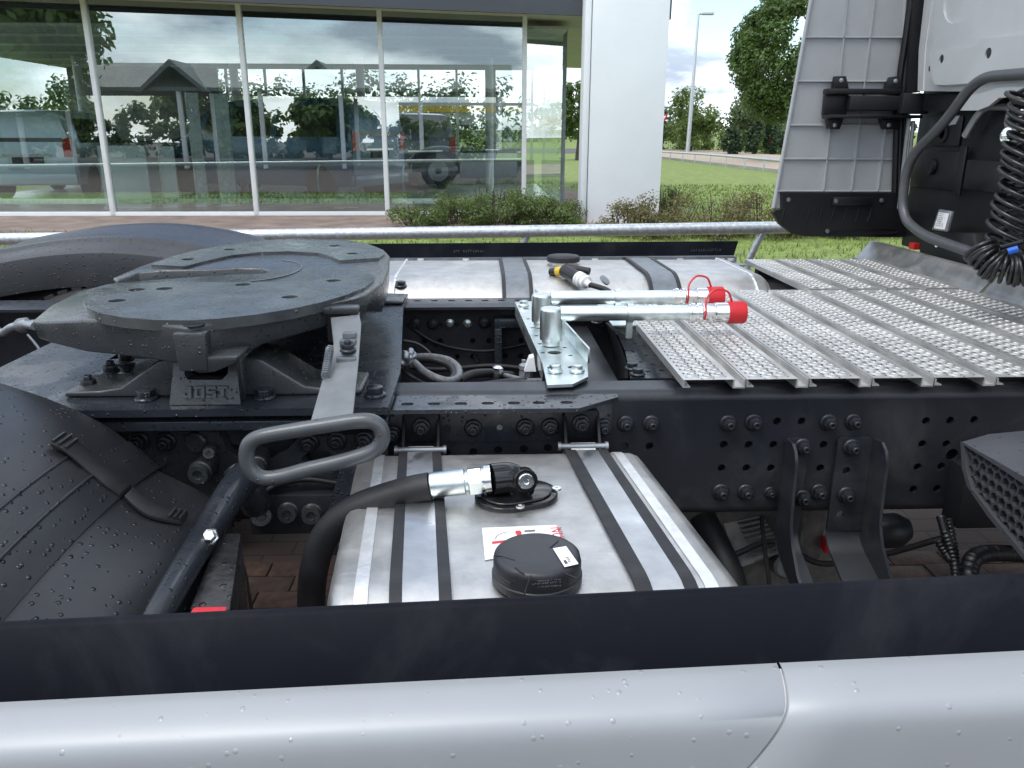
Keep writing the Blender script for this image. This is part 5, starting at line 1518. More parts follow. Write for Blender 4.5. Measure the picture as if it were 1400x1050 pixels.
# coiled lines
def helix(centres, rad, turns, r, name, m, nper=26, tilt=0.0):
    cs = smooth(centres, 12)
    n_ = int(turns * nper)
    pts = []
    for i in range(n_ + 1):
        t = i / n_ * (len(cs) - 1)
        k = min(int(t), len(cs) - 2)
        c = cs[k].lerp(cs[k + 1], t - k)
        d = (cs[k + 1] - cs[k]).normalized()
        u = d.cross(Vector((0, 1, 0.2))).normalized(); w = d.cross(u)
        a_ = 2 * math.pi * i / nper
        rr_ = rad * (1 + 0.07 * math.sin(i * 0.091) + 0.05 * math.sin(i * 0.037 + 1.3)); c = c + d * 0.006 * math.sin(i * 0.051)
        pts.append(c + (u * math.cos(a_) + w * math.sin(a_) + d * tilt * (0.5 * math.cos(a_) + 0.8 * math.sin(a_))) * rr_)
    MB().tube(pts, r, 8).build(name, m, TRUCK, ang=60)
COIL = mat('coil_polyamide', (0.010, 0.010, 0.011), 0.28, 0, 0.05, 20, 0.06)
helix([aY(1416, 130, 2.05), aY(1408, 200, 2.05), aY(1394, 270, 2.05), aY(1380, 342, 2.05)], 0.056, 15, 0.0058, 'coiled_air_line', COIL, tilt=0.55)
helix([aY(1420, 110, 2.12), aY(1410, 190, 2.12), aY(1398, 260, 2.12), aY(1390, 330, 2.12)], 0.050, 12, 0.0055, 'coiled_air_line', COIL, tilt=-0.3)
helix([aY(1340, 340, 2.0), aY(1348, 354, 1.98), aY(1364, 366, 1.96), aY(1390, 370, 1.94), aY(1420, 362, 1.92), aY(1455, 335, 1.90)], 0.034, 20, 0.0060, 'coiled_electric_cable', COIL)
MB().tube([aY(1378, 344, 1.90), aY(1392, 340, 1.89)], 0.0085, 12).build('blue_coupling', BLUE, TRUCK)
MB().tube(smooth([aY(1345, 360, 1.98), aY(1350, 345, 2.0), aY(1372, 338, 1.98), aY(1400, 330, 1.95)], 5), 0.006, 8).build('loose_line', COIL, TRUCK)

# ================================================================== ground
def mk_ground(name, m, pts, fn=None):
    b = MB(); return b
GRASS = mat('lawn_grass', (0.155, 0.205, 0.045), 0.9, 0, 0.22, 5, 0.05, 0.8, 30)
BRICKP = None
def brick_mat(name, c1, c2, mortar, sc, w=0.5, h=0.25):
    m = bpy.data.materials.new(name); m.use_nodes = True
    nt = m.node_tree; b = nt.nodes['Principled BSDF']; ln = nt.links.new
    tc = N(nt, 'ShaderNodeTexCoord')
    br = N(nt, 'ShaderNodeTexBrick', inp={'Color1': (*c1, 1), 'Color2': (*c2, 1), 'Mortar': (*mortar, 1), 'Scale': sc, 'Mortar Size': 0.012, 'Brick Width': w, 'Row Height': h})
    ln(tc.outputs['Object'], br.inputs[0])
    nz = N(nt, 'ShaderNodeTexNoise', inp={'Scale': 2.5, 'Detail': 8.0})
    ln(tc.outputs['Object'], nz.inputs[0])
    rp = ramp(nt, [(0.3, 0.65), (0.7, 1.25)])
    ln(nz.outputs[0], rp.inputs[0])
    mx = N(nt, 'ShaderNodeMix', data_type='RGBA', blend_type='MULTIPLY'); mx.inputs[0].default_value = 1.0
    ln(br.outputs[0], mx.inputs[6]); ln(rp.outputs[0], mx.inputs[7]); ln(mx.outputs[2], b.inputs['Base Color'])
    b.inputs['Roughness'].default_value = 0.85
    bp = N(nt, 'ShaderNodeBump', inp={'Strength': 0.5, 'Distance': 0.004}); ln(br.outputs['Fac'], bp.inputs['Height']); bp.invert = True
    ln(bp.outputs[0], b.inputs['Normal'])
    return m
LOTM = brick_mat('lot_pavers', (0.10, 0.065, 0.05), (0.08, 0.055, 0.045), (0.04, 0.036, 0.032), 2.5)
PATHM = brick_mat('path_bricks', (0.26, 0.19, 0.16), (0.22, 0.165, 0.14), (0.17, 0.15, 0.13), 4.0)
def gz(y):
    t = min(1, max(0, (y - 5.7) / 2.6)); t = t * t * (3 - 2 * t)
    far = 0.0 if y < 60 else (y - 60) * 0.012
    return 0.2 * t + far
ys = [5.6, 5.8, 6.2, 6.6, 7, 7.4, 7.8, 8.4, 10, 14, 20, 30, 45, 60, 90, 140, 220, 400]
b = MB().grid([[(x, y, gz(y)) for x in (-160, -60, -20, -8, 0, 8, 20, 60, 160)] for y in ys])
tag(b.build('lawn', GRASS, None, ang=60), kind='structure')
b = MB().grid([[(x, y, -0.004) for x in (-160, -20, 0, 20, 160)] for y in (-160, -20, -5, 0, 5.62)])
lot = tag(b.build('lot_paving', LOTM, None), kind='structure')
# the pavers that can be told apart under the chassis
pm = MB().box(-0.098, 0.098, -0.0485, 0.0485, -0.02, 0.006)
pme = mesh_only(pm, 'paver', PAV, 0.004); pm2 = mesh_only(MB().box(-0.098, 0.098, -0.0485, 0.0485, -0.02, 0.006), 'paver', PAV2, 0.004)
for j in range(17):
    for i in range(15):
        x = -0.85 + 0.2 * i + (0.1 if j % 2 else 0); y = 0.9 + 0.1 * j
        o = inst(type('S', (), {'data': pme if random.random() < 0.6 else pm2, 'name': 'paver'})(), lot, (x, y, random.uniform(-0.003, 0.002)), (random.uniform(-0.01, 0.01), random.uniform(-0.01, 0.01), random.uniform(-0.01, 0.01)), 1.0, 'paver')
b = MB().box(-60, 60, 5.50, 5.62, -0.1, 0.05); tag(b.build('lot_kerb', mat('kerb_concrete', (0.33, 0.32, 0.30), 0.85, 0, 0.12, 8, 0.05, 0.4, 60), None, bevel=0.01), kind='structure')
b = MB().grid([[(x, y, gz(y) + 0.006) for x in (-16, -6, 0, 2.75)] for y in (11.1, 12, 13.6)]); tag(b.build('brick_path', PATHM, None), kind='structure')
b = MB().grid([[(x, y, gz(y) + 0.008) for x in (1.2, 2.2)] for y in (13.55, 16, 20)]); tag(b.build('side_path', PATHM, None), kind='structure')
ROADM = mat('beige_road_surface', (0.36, 0.29, 0.22), 0.9, 0, 0.10, 1.5, 0.05, 0.4, 40)
rd = [(10.9, 18), (11.0, 30), (10.8, 48), (10.4, 75)]
b = MB().grid([[(x + d, y, gz(y) + 0.012) for d in (0, 4.6, 9.5)] for x, y in rd]); tag(b.build('road', ROADM, None), kind='structure')
b = MB().grid([[(x + d, y, gz(y) + z) for d, z in ((-0.15, 0.0), (-0.15, 0.11), (0.0, 0.11), (0.0, 0.012))] for x, y in rd]); tag(b.build('road_kerb', MATS['kerb_concrete'], None), kind='structure')
b = MB().grid([[(x, y, gz(y) + 0.014) for x in (-40, 10.4)] for y in (62, 75)]); tag(b.build('far_road', mat('asphalt', (0.08, 0.08, 0.082), 0.9, 0, 0.1, 3), None), kind='structure')
# grass blades on the lawn in front of the building
b = MB()
for k in range(26000):
    y = 5.8 + 16 * random.random() ** 1.5
    x = random.uniform(-6.5, 9.0)
    if 11.05 < y < 13.7 and x < 2.8: continue
    if y > 13.4 and x < 2.3: continue
    h = random.uniform(0.03, 0.075); a = random.uniform(0, 6.28); w = 0.006 + 0.0006 * y
    dx, dy = math.cos(a) * w, math.sin(a) * w
    z = gz(y)
    b.add([(x - dx, y - dy, z - 0.005), (x + dx, y + dy, z - 0.005), (x + random.uniform(-.03, .03), y + random.uniform(-.03, .03), z + h)], [(0, 1, 2)])
tag(b.build('grass', mat('grass_blade', (0.16, 0.235, 0.05), 0.8, 0, 0.25, 3, 0.05), None), 'short green grass on the lawn beyond the rail', 'grass', kind='stuff')

# ================================================================== vegetation
def leaf_mat(name, c, var=0.35, sc=1.2):
    m = mat(name, c, 0.55, 0, var, sc, 0.08)
    nt = m.node_tree; b = nt.nodes['Principled BSDF']
    tr = N(nt, 'ShaderNodeBsdfTranslucent'); mx = N(nt, 'ShaderNodeMixShader'); mx.inputs[0].default_value = 0.30
    tr.inputs[0].default_value = (min(1, c[0] * 2.2), min(1, c[1] * 2.0), c[2] * 1.2, 1)
    o = nt.nodes['Material Output']
    nt.links.new(b.outputs[0], mx.inputs[1]); nt.links.new(tr.outputs[0], mx.inputs[2]); nt.links.new(mx.outputs[0], o.inputs[0])
    return m
def foliage(b, c, rad, n, size, shell=0.55, clump=10, flat=0.0, ball=False):
    c = Vector(c)
    cl = []
    for _ in range(clump):
        v = Vector((random.gauss(0, 1), random.gauss(0, 1), random.gauss(0, 1))).normalized() * (random.uniform(0.80, 0.92) if ball else random.uniform(0.55, 0.92))
        cl.append((v, random.uniform(0.13, 0.21) if ball else random.uniform(0.25, 0.42)))
    for _ in range(n):
        v0, r0 = random.choice(cl)
        d = Vector((random.gauss(0, 1), random.gauss(0, 1), random.gauss(0, 1))).normalized()
        p = v0 + d * r0 * random.uniform(shell, 1.05)
        if p.length > 1.12: p *= 1.12 / p.length
        p = Vector((c.x + p.x * rad[0], c.y + p.y * rad[1], c.z + p.z * rad[2]))
        nrm = (d + Vector((0, 0, 0.5)) + Vector((random.gauss(0, .5), random.gauss(0, .5), random.gauss(0, .5)))).normalized()
        u = nrm.orthogonal().normalized(); a = random.uniform(0, 6.28)
        w = nrm.cross(u)
        u, w = u * math.cos(a) + w * math.sin(a), w * math.cos(a) - u * math.sin(a)
        s_ = size * random.uniform(0.6, 1.3)
        b.add([p + u * s_, p + w * s_ * 0.55 + nrm * s_ * 0.12, p - u * s_ * 0.8, p - w * s_ * 0.55 + nrm * s_ * 0.12], [(0, 1, 2, 3)])
    return b
BARK = mat('bark', (0.075, 0.055, 0.04), 0.9, 0, 0.3, 12, 0.05, 1.0, 40)
def tree(name, label, base, h, crown_c, crown_r, n, size, m, trunk_r=0.15, clump=40, group=None, cat='tree', limbs=7, ball=False):
    t = thing(name, label, cat, base, group)
    base = Vector(base); cc_ = Vector(crown_c)
    b = MB().tube(smooth([base, base.lerp(cc_, 0.5) + Vector((0.03, 0, 0)), cc_], 5), [trunk_r * (1 - 0.055 * i) for i in range(11)], 10)
    for k in range(limbs):
        a = 6.28 * k / limbs
        e = cc_ + Vector((math.cos(a) * crown_r[0] * 0.7, math.sin(a) * crown_r[1] * 0.7, random.uniform(-0.2, 0.6) * crown_r[2]))
        s_ = base.lerp(cc_, random.uniform(0.55, 0.9))
        b.tube(smooth([s_, s_.lerp(e, 0.5) + Vector((0, 0, 0.1 * crown_r[2])), e], 4), [trunk_r * 0.4 * (1 - 0.1 * i) for i in range(9)], 6)
    b.build('trunk', BARK, t)
    foliage(MB(), cc_, crown_r, n, size, 0.45, clump, ball=ball).build('crown', m, t)
    return t
MAPLE = leaf_mat('maple_leaf', (0.06, 0.11, 0.022))
LIGHTL = leaf_mat('light_leaf', (0.11, 0.17, 0.045))
CONI = leaf_mat('conifer_needle', (0.025, 0.055, 0.022))
SHRUB = leaf_mat('shrub_leaf', (0.10, 0.145, 0.045), 0.35, 6)
SHRUB2 = leaf_mat('shrub_leaf_brownish', (0.125, 0.115, 0.05), 0.40, 4)
g2 = 'round crowned trees by the road'
tree('round_maple', 'large round dark green maple beside the grey deflector', (15.6, 42, 0.2), 8, (16.2, 42, 5.3), (3.7, 3.5, 3.4), 46000, 0.105, MAPLE, 0.2, 260, ball=True)
tree('round_maple', 'small round maple seen in the gap left of the white pillar', (5.25, 45, 0.2), 4, (5.35, 45, 2.75), (1.55, 1.5, 1.5), 8000, 0.10, MAPLE, 0.12, 140, ball=True)
tree('leafy_tree', 'light green tree behind the lamp post', (16.8, 66, 0.3), 7, (16.8, 66, 3.1), (2.1, 1.8, 2.2), 3600, 0.15, LIGHTL, 0.15, 30)
tree('leafy_tree', 'pale wispy tree between lamp post and round maple', (21.0, 64, 0.3), 6, (21.0, 64, 2.7), (2.3, 2.0, 2.0), 3600, 0.15, leaf_mat('grey_green_leaf', (0.075, 0.115, 0.045)), 0.15, 30)
tree('spruce', 'dark spruce just right of the white pillar', (13.6, 66, 0.3), 8, (13.6, 66, 3.1), (0.9, 0.9, 2.9), 3000, 0.18, CONI, 0.14, 34)
for i, (x, y, w, h, lb) in enumerate([(17.6, 58, 0.7, 1.5, 'dark clipped conifer right of the lamp post foot'), (19.2, 58, 0.6, 1.8, 'slim dark conifer in the hedge row, second from the lamp post'), (20.4, 58, 0.5, 2.1, 'slim brown green conifer in the hedge row, third from the lamp post'), (22.2, 59, 1.0, 1.5, 'bushy conifer at the right end of the hedge row')]):
    tree('garden_conifer', lb, (x, y, 0.25), h, (x, y, h * 0.55 + 0.2), (w, w, h * 0.75), 1500, 0.13, CONI, 0.06, 22, 'conifers in front of the far trees', 'conifer', 3)
# far belt of trees that closes the view
b = MB()
for k in range(34):
    x = -60 + k * 5.2 + random.uniform(-2, 2); y = random.uniform(95, 125)
    h = random.uniform(3.0, 4.6)
    foliage(b, (x, y, gz(y) + h * 0.7), (random.uniform(3, 4.5), 3, h), 420, 0.42, 0.4, 16)
tag(b.build('far_wood', leaf_mat('far_leaf', (0.055, 0.095, 0.04)), None), 'distant belt of green trees along the horizon', 'wood', kind='stuff')
def shrub(name, label, segs, n, size, m, group=None):
    t = thing(name, label, 'shrub', (segs[0][0], segs[0][1], gz(segs[0][1])), group)
    b = MB()
    for (x, y, rx, ry, rz) in segs:
        foliage(b, (x, y, gz(y) + rz * 0.45), (rx, ry, rz), n, size, 0.35, 26)
    b.build('foliage', m, t)
    b = MB()
    for (x, y, rx, ry, rz) in segs:
        for k in range(14):
            a = random.uniform(0, 6.28); q_ = random.uniform(0.3, 0.95)
            e = Vector((x + math.cos(a) * rx * q_, y + math.sin(a) * ry * q_, gz(y) + rz * random.uniform(0.7, 1.35)))
            b.tube([(x + math.cos(a) * rx * q_ * 0.5, y + math.sin(a) * ry * q_ * 0.5, gz(y)), e], 0.006, 5)
    tag(b.build('stems', BARK, t), kind='stuff')
    return t
shrub('low_shrub', 'wide green cotoneaster shrub at the foot of the glass front', [(-0.95, 11.9, 0.45, 0.5, 0.26), (-0.35, 11.8, 0.5, 0.6, 0.32), (0.1, 11.9, 0.5, 0.5, 0.42), (0.45, 11.95, 0.45, 0.5, 0.40), (0.85, 11.9, 0.5, 0.6, 0.32), (1.2, 12.0, 0.42, 0.5, 0.27)], 4200, 0.021, SHRUB)
shrub('low_shrub', 'brownish green shrub bed right of the white pillar', [(1.95, 10.5, 0.5, 0.5, 0.34), (2.5, 10.5, 0.6, 0.6, 0.40), (3.1, 10.5, 0.6, 0.6, 0.39), (3.7, 10.5, 0.6, 0.6, 0.41), (4.3, 10.5, 0.6, 0.6, 0.38), (4.9, 10.5, 0.6, 0.6, 0.38), (5.6, 10.5, 0.6, 0.6, 0.30)], 4200, 0.020, SHRUB2)
shrub('low_shrub', 'dark small shrub hugging the right edge of the pillar', [(2.95, 13.0, 0.25, 0.3, 0.36)], 1800, 0.028, SHRUB)
shrub('bush_row', 'loose row of light green bushes behind the street lamp', [(13.2 + 1.7 * k, 71 + random.uniform(-1, 1), 1.4, 1.0, random.uniform(1.5, 2.5)) for k in range(9)], 1300, 0.13, LIGHTL)
for i, (x, y, lb) in enumerate([(22.5, 62, 'clipped round hedge by the far pavement, left one'), (27.0, 60, 'clipped round hedge by the far pavement, right one')]):
    shrub('round_hedge', lb, [(x, y, 1.6, 1.0, 0.95)], 2200, 0.10, SHRUB, 'round hedges')

# ================================================================== street furniture
t = thing('tube_barrier', 'galvanised tube barrier between lot and lawn', 'barrier', (0, 5.3, 0))
pts = [aY(x, y, 5.3) for x, y in ((-60, 328), (60, 326.5), (600, 319.5), (1050, 311.5), (1200, 309))]
a_, c_ = pts[0], pts[-1]
d_ = (c_ - a_).normalized()
MB().tube([a_ - d_ * 12, a_, c_, c_ + d_ * 6], 0.0400, 24).build('top_tube', GALV, t, ang=60)
for x in (-4.2, -2.0, 0.25, 1.82, 4.2):
    z = a_.z + d_.z / d_.x * (x - a_.x)
    MB().tube(smooth([(x + 0.05, 5.3, z - 0.03), (x, 5.31, z - 0.16), (x - 0.02, 5.33, z - 0.3), (x - 0.02, 5.33, 0.0)], 5), 0.024, 14).build('post', GALV, t, ang=60)
t = thing('street_lamp', 'tall grey street lamp with short arm beyond the road', 'street lamp', (15.1, 60, 0.3))
l0 = aY(940, 209, 60); l1 = aY(955, 20, 60); l2 = aY(973, 18, 60)
MB().tube([l0 - Vector((0, 0, 0.4)), l0, l0.lerp(l1, 0.5), l1, l1 + Vector((0.1, 0, 0.1))], [0.16, 0.16, 0.125, 0.08, 0.08], 14).build('mast', GALV, t)
MB().tube([l1 + Vector((0, 0, 0.05)), l1.lerp(l2, 0.35)], 0.06, 10).build('arm', GALV, t)
MB().box(l1.x + 0.25, l2.x + 0.15, 59.8, 60.2, l1.z - 0.02, l1.z + 0.16).build('lamp_head', GALV, t, bevel=0.04)
t = thing('hoop_railing', 'low galvanised hoop railing along the road', 'railing', (10.5, 38, gz(38)))
tops = [(895, 206.5), (915, 208), (940, 209.5), (970, 211.5), (1000, 214), (1030, 216.5), (1065, 219.5), (1110, 224)]
tp_ = []
for x, y in tops:
    p = aX(x, y, 10.5); tp_.append(p)
MB().tube(smooth(tp_, 4), 0.05, 10).build('top_rail', GALV, t)
for px_ in (917, 934, 951, 972, 994, 1019, 1046, 1075):
    # find the point of the rail nearest that column
    for a, c in zip(tp_, tp_[1:]):
        f0 = RIGHT.dot(a - CAMP) / FWD.dot(a - CAMP) * FPX + 700; f1 = RIGHT.dot(c - CAMP) / FWD.dot(c - CAMP) * FPX + 700
        if f0 <= px_ <= f1:
            p = a.lerp(c, (px_ - f0) / (f1 - f0))
            MB().tube(smooth([p + Vector((0.02, 0.3, 0)), p + Vector((0, 0.05, -0.02)), p + Vector((0, -0.02, -0.12)), Vector((p.x, p.y - 0.02, gz(p.y) - 0.05))], 5), 0.03, 8).build('hoop', GALV, t)
            break
t = thing('yield_sign', 'small triangular traffic sign on a post right of the pillar', 'sign', (13.3, 62, 0.3))
p = aY(903, 165, 62)
MB().tube([(p.x, 62, 0.2), (p.x, 62, p.z + 0.4)], 0.05, 8).build('post', GALV, t)
MB().prism([(p.x - 0.55, 61.93, p.z + 0.45), (p.x + 0.55, 61.93, p.z + 0.45), (p.x, 61.93, p.z - 0.5)], (0, -0.03, 0)).build('red_border', RED, t)
MB().prism([(p.x - 0.36, 61.89, p.z + 0.34), (p.x + 0.36, 61.89, p.z + 0.34), (p.x, 61.89, p.z - 0.28)], (0, -0.01, 0)).build('white_field', WHITE, t)

# ================================================================== vehicles
def paint(name, c, r=0.3, metal=0.3): return mat(name, c, r, metal, 0.02, 3, 0.03, coat=0.7)
GLS = mat('vehicle_glass', (0.012, 0.015, 0.018), 0.08, 0, 0.05, 5, 0.02, spec=0.7)
TLR = mat('tail_light_red', (0.45, 0.01, 0.015), 0.2, 0, 0.1, 8)
def vehicle(name, label, loc, rz, m, L_=4.4, W=1.82, H=1.82, hood=0.9, ws=0.75, rear=0.10, cat='van', group=None, win=True):
    """body runs along local +X (front); origin under the rear bumper"""
    t = thing(name, label, cat, loc, group)
    M_ = Matrix.Translation(loc) @ Matrix.Rotation(rz, 4, 'Z')
    zb_, belt = 0.28, 0.30 + 0.52 * (H - 0.3)
    st = []
    xsn = [0.0, 0.06, rear + 0.12, L_ * 0.3, L_ * 0.55, L_ - hood - ws, L_ - hood, L_ - hood * 0.4, L_ - 0.08, L_]
    zt_ = [H * 0.90, H * 0.965, H * 0.985, H, H, H * 0.97, belt + 0.08, belt - 0.02, belt - 0.16, belt - 0.32]
    wd = [0.90, 0.96, 0.985, 1, 1, 1, 1, 0.98, 0.90, 0.80]
    rows = []
    for x, z, w in zip(xsn, zt_, wd):
        w = w * W / 2
        wr = w * 0.84 if z > belt + 0.1 else w * 0.93
        bz = min(belt, z - 0.03)
        half_ = [(0, z), (wr * 0.75, z - 0.012), (wr * 0.95, z - 0.05), (wr, z - 0.11 if z > belt + 0.2 else z - 0.02), (w * 0.985, bz), (w, bz - 0.16), (w * 0.995, zb_ + 0.16), (w * 0.95, zb_)]
        ring = half_ + [(-y, zz) for y, zz in half_[::-1]]
        rows.append([M_ @ Vector((x, y, zz)) for y, zz in ring])
    b = MB().grid(rows, True)
    n_ = len(rows[0])
    b.f.append(tuple(range(n_))[::-1]); b.f.append(tuple(range((len(rows) - 1) * n_, len(rows) * n_)))
    b.build('body', m, t, ang=32)
    def P_(x, y, z): return M_ @ Vector((x, y, z))
    wr = W / 2 * 0.84
    for s in (-1, 1):
        def sp_(x, q_): # point on upper side between belt (q=0) and roof edge (q=1)
            w0, w1 = W / 2 * 0.985, wr
            return P_(x, s * (w0 + (w1 - w0) * q_ + 0.006), belt + (H - 0.13 - belt) * q_)
        segs_ = [(0.30, L_ * 0.34), (L_ * 0.37, L_ * 0.56), (L_ * 0.58, L_ - hood - ws - 0.02)] if win else [(L_ * 0.58, L_ - hood - ws - 0.02)]
        for xa, xb in segs_:
            ext = 0.28 if xb > L_ * 0.6 else 0
            MB().poly([sp_(xa, 0.08), sp_(xb + ext, 0.08), sp_(xb, 0.92), sp_(xa + (0.08 if xa < 0.4 else 0), 0.92)]).build('side_window', GLS, t)
        MB().prism([P_(-0.012, s * W / 2 * 0.90, belt + 0.16), P_(-0.012, s * W / 2 * 0.72, belt + 0.10), P_(-0.012, s * W / 2 * 0.72, belt - 0.22), P_(-0.012, s * W / 2 * 0.90, belt - 0.22)], M_.to_3x3() @ Vector((0.03, 0, 0))).build('tail_light', TLR, t)
        MB().prism([P_(L_ - 0.02, s * W / 2 * 0.76, belt - 0.22), P_(L_ - 0.02, s * W / 2 * 0.5, belt - 0.24), P_(L_ - 0.02, s * W / 2 * 0.5, belt - 0.38), P_(L_ - 0.02, s * W / 2 * 0.76, belt - 0.34)], M_.to_3x3() @ Vector((0.03, 0, 0))).build('headlight', CHROME, t)
        for xw in (0.75, L_ - 0.85):
            c0_ = P_(xw, s * (W / 2 - 0.20), 0.33); ax_ = M_.to_3x3() @ Vector((0, s, 0))
            o = MB().lathe(c0_, ax_, [(0.21, 0.02), (0.31, 0.0), (0.335, 0.03), (0.335, 0.18), (0.31, 0.212), (0.22, 0.215)], 28).build('wheel', TYRE, t, ang=40)
            b = MB().lathe(c0_ + ax_ * 0.19, ax_, [(0.215, 0), (0.21, 0.02), (0.19, 0.005), (0.05, 0.012), (0.03, 0.02)], 20); b.build('rim', CHROME, o, ang=30)
    # tailgate window, plate, bumper
    y0 = W / 2
    MB().poly([P_(-0.006, -y0 * 0.74, belt + 0.06), P_(-0.006, y0 * 0.74, belt + 0.06), P_(0.03, y0 * 0.66, H * 0.90), P_(0.03, -y0 * 0.66, H * 0.90)]).build('rear_window', GLS, t)
    MB().box(-0.02, 0.0, -0.28, 0.28, belt - 0.34, belt - 0.22, M_).build('number_plate', BLK, t)
    MB().box(-0.015, 0.0, -0.45, 0.45, belt - 0.20, belt - 0.165, M_).build('chrome_strip', CHROME, t)
    MB().box(-0.07, 0.05, -y0 * 0.93, y0 * 0.93, 0.30, 0.50, M_).build('rear_bumper', m, t, bevel=0.02)
    MB().poly([P_(L_ - hood - ws + 0.02, -y0 * 0.72, H * 0.94), P_(L_ - hood - ws + 0.02, y0 * 0.72, H * 0.94), P_(L_ - hood + 0.0, y0 * 0.80, belt + 0.11), P_(L_ - hood + 0.0, -y0 * 0.80, belt + 0.11)]).build('windscreen', GLS, t)
    return t
FZ = 0.24
p = aY(44, 250, 16.2)
vehicle('family_van', 'pale silver van facing away behind the left showroom pane', (p.x, 16.2, FZ), R(97), paint('pale_silver_paint', (0.55, 0.68, 0.72)), 4.4, 1.82, 1.70)
p = aY(522, 250, 16.4)
vehicle('cargo_van', 'long dark blue van inside the showroom behind the middle panes', (p.x, 16.3, FZ), R(152), paint('dark_blue_paint', (0.022, 0.085, 0.16)), 5.1, 1.93, 1.92)
p = aY(582, 250, 19.5)
vehicle('family_van', 'dark grey estate car with red tail light right of the blue van', (p.x, 19.6, FZ), R(120), paint('dark_grey_paint', (0.10, 0.10, 0.105)), 4.4, 1.8, 1.75)
p = aY(1046, 200, 72)
vehicle('parked_car', 'red car parked far right beyond the road', (p.x + 2.5, 73, gz(72)), R(190), paint('red_paint', (0.55, 0.02, 0.03)), 4.2, 1.8, 1.5, cat='car', group='cars on the far lot')
vehicle('parked_car', 'white car parked beyond the road behind the red one', (p.x + 3.0, 82, gz(82)), R(0), paint('white_paint', (0.7, 0.7, 0.7)), 4.2, 1.8, 1.5, cat='car', group='cars on the far lot')
t = thing('banner_stand', 'blue and white banner stand on the far lot', 'banner', (p.x - 4.5, 75, gz(75)))
q = aY(1021, 190, 75)
MB().box(q.x - 1.3, q.x + 0.9, 74.95, 75.05, gz(75), q.z + 1.0).build('panel', mat('pale_blue_print', (0.20, 0.40, 0.65), 0.5), t)
MB().box(q.x - 1.3, q.x + 0.9, 74.9, 74.95, gz(75), q.z - 0.2).build('white_panel', WHITE, t)

# ================================================================== showroom
SW = thing('showroom_building', 'glazed car showroom with white mullions and a flat overhanging roof', 'building', (-5, 16, 0.2))
WPAINT = mat('white_frame_paint', (0.75, 0.76, 0.76), 0.4, 0, 0.03, 3, 0.05)
SOFF = mat('soffit_cladding', (0.52, 0.50, 0.44), 0.6, 0, 0.05, 2, 0.05)
FASC = mat('dark_fascia', (0.045, 0.05, 0.06), 0.45, 0, 0.05, 2, 0.05)
def glass_mat(name, tint, refl):
    m = bpy.data.materials.new(name); m.use_nodes = True
    nt = m.node_tree; nt.nodes.clear()
    o = N(nt, 'ShaderNodeOutputMaterial'); tr = N(nt, 'ShaderNodeBsdfTransparent'); gl = N(nt, 'ShaderNodeBsdfGlossy'); mx = N(nt, 'ShaderNodeMixShader')
    tr.inputs[0].default_value = (*tint, 1); gl.inputs[0].default_value = (0.86, 0.95, 0.93, 1); gl.inputs['Roughness'].default_value = 0.0
    lw = N(nt, 'ShaderNodeLayerWeight'); lw.inputs[0].default_value = 0.35
    ad = N(nt, 'ShaderNodeMath', operation='ADD'); ad.inputs[1].default_value = refl; ad.use_clamp = True
    nt.links.new(lw.outputs['Fresnel'], ad.inputs[0]); nt.links.new(ad.outputs[0], mx.inputs[0])
    nt.links.new(tr.outputs[0], mx.inputs[1]); nt.links.new(gl.outputs[0], mx.inputs[2]); nt.links.new(mx.outputs[0], o.inputs[0])
    return m
GLASS = glass_mat('showroom_glass', (0.86, 0.93, 0.92), 0.33)
GLASSB = glass_mat('rear_glass', (0.90, 0.96, 0.94), 0.02)
YG = 13.42
gb = 0.22
def ztop(x): return 3.235 - 0.033 * (x - 0.70)       # head of the glazing drops a little to the right
mull = [-10.35, -8.16, -5.96, -3.66, -1.535, 0.700]
for xa, xb in zip(mull, mull[1:]):
    b = MB().prism([(xa + 0.02, YG, gb + 0.03), (xb - 0.02, YG, gb + 0.03), (xb - 0.02, YG, ztop(xb)), (xa + 0.02, YG, ztop(xa))], (0, 0.0, 0))
    b = MB().poly([(xa + 0.02, YG, gb + 0.03), (xb - 0.02, YG, gb + 0.03), (xb - 0.02, YG, ztop(xb)), (xa + 0.02, YG, ztop(xa))])
    b.build('window_pane', GLASS, SW)
    MB().box(xa + 0.06, xb - 0.06, YG + 0.10, YG + 0.22, gb + 0.16, gb + 0.24).build('sill_heater', mat('heater_pale_green', (0.60, 0.68, 0.64), 0.5), SW, bevel=0.01)
for x in mull:
    MB().box(x - 0.035, x + 0.035, YG - 0.06, YG + 0.07, gb, ztop(x) + 0.02).build('mullion', WPAINT, SW, bevel=0.004)
MB().box(-10.4, 0.73, YG - 0.05, YG + 0.06, gb - 0.06, gb + 0.045).build('sill', WPAINT, SW, bevel=0.004)
b = MB().prism([(-10.4, YG - 0.045, ztop(-10.4)), (0.735, YG - 0.045, ztop(0.735)), (0.735, YG - 0.045, ztop(0.735) + 0.07), (-10.4, YG - 0.045, ztop(-10.4) + 0.07)], (0, 0.1, 0)); b.build('head_rail', WPAINT, SW)
b = MB().prism([(-10.4, YG + 0.02, ztop(-10.4) - 0.16), (0.7, YG + 0.02, ztop(0.7) - 0.14), (0.7, YG + 0.02, ztop(0.7)), (-10.4, YG + 0.02, ztop(-10.4))], (0, 0.03, 0)); b.build('blind_box', FASC, SW)
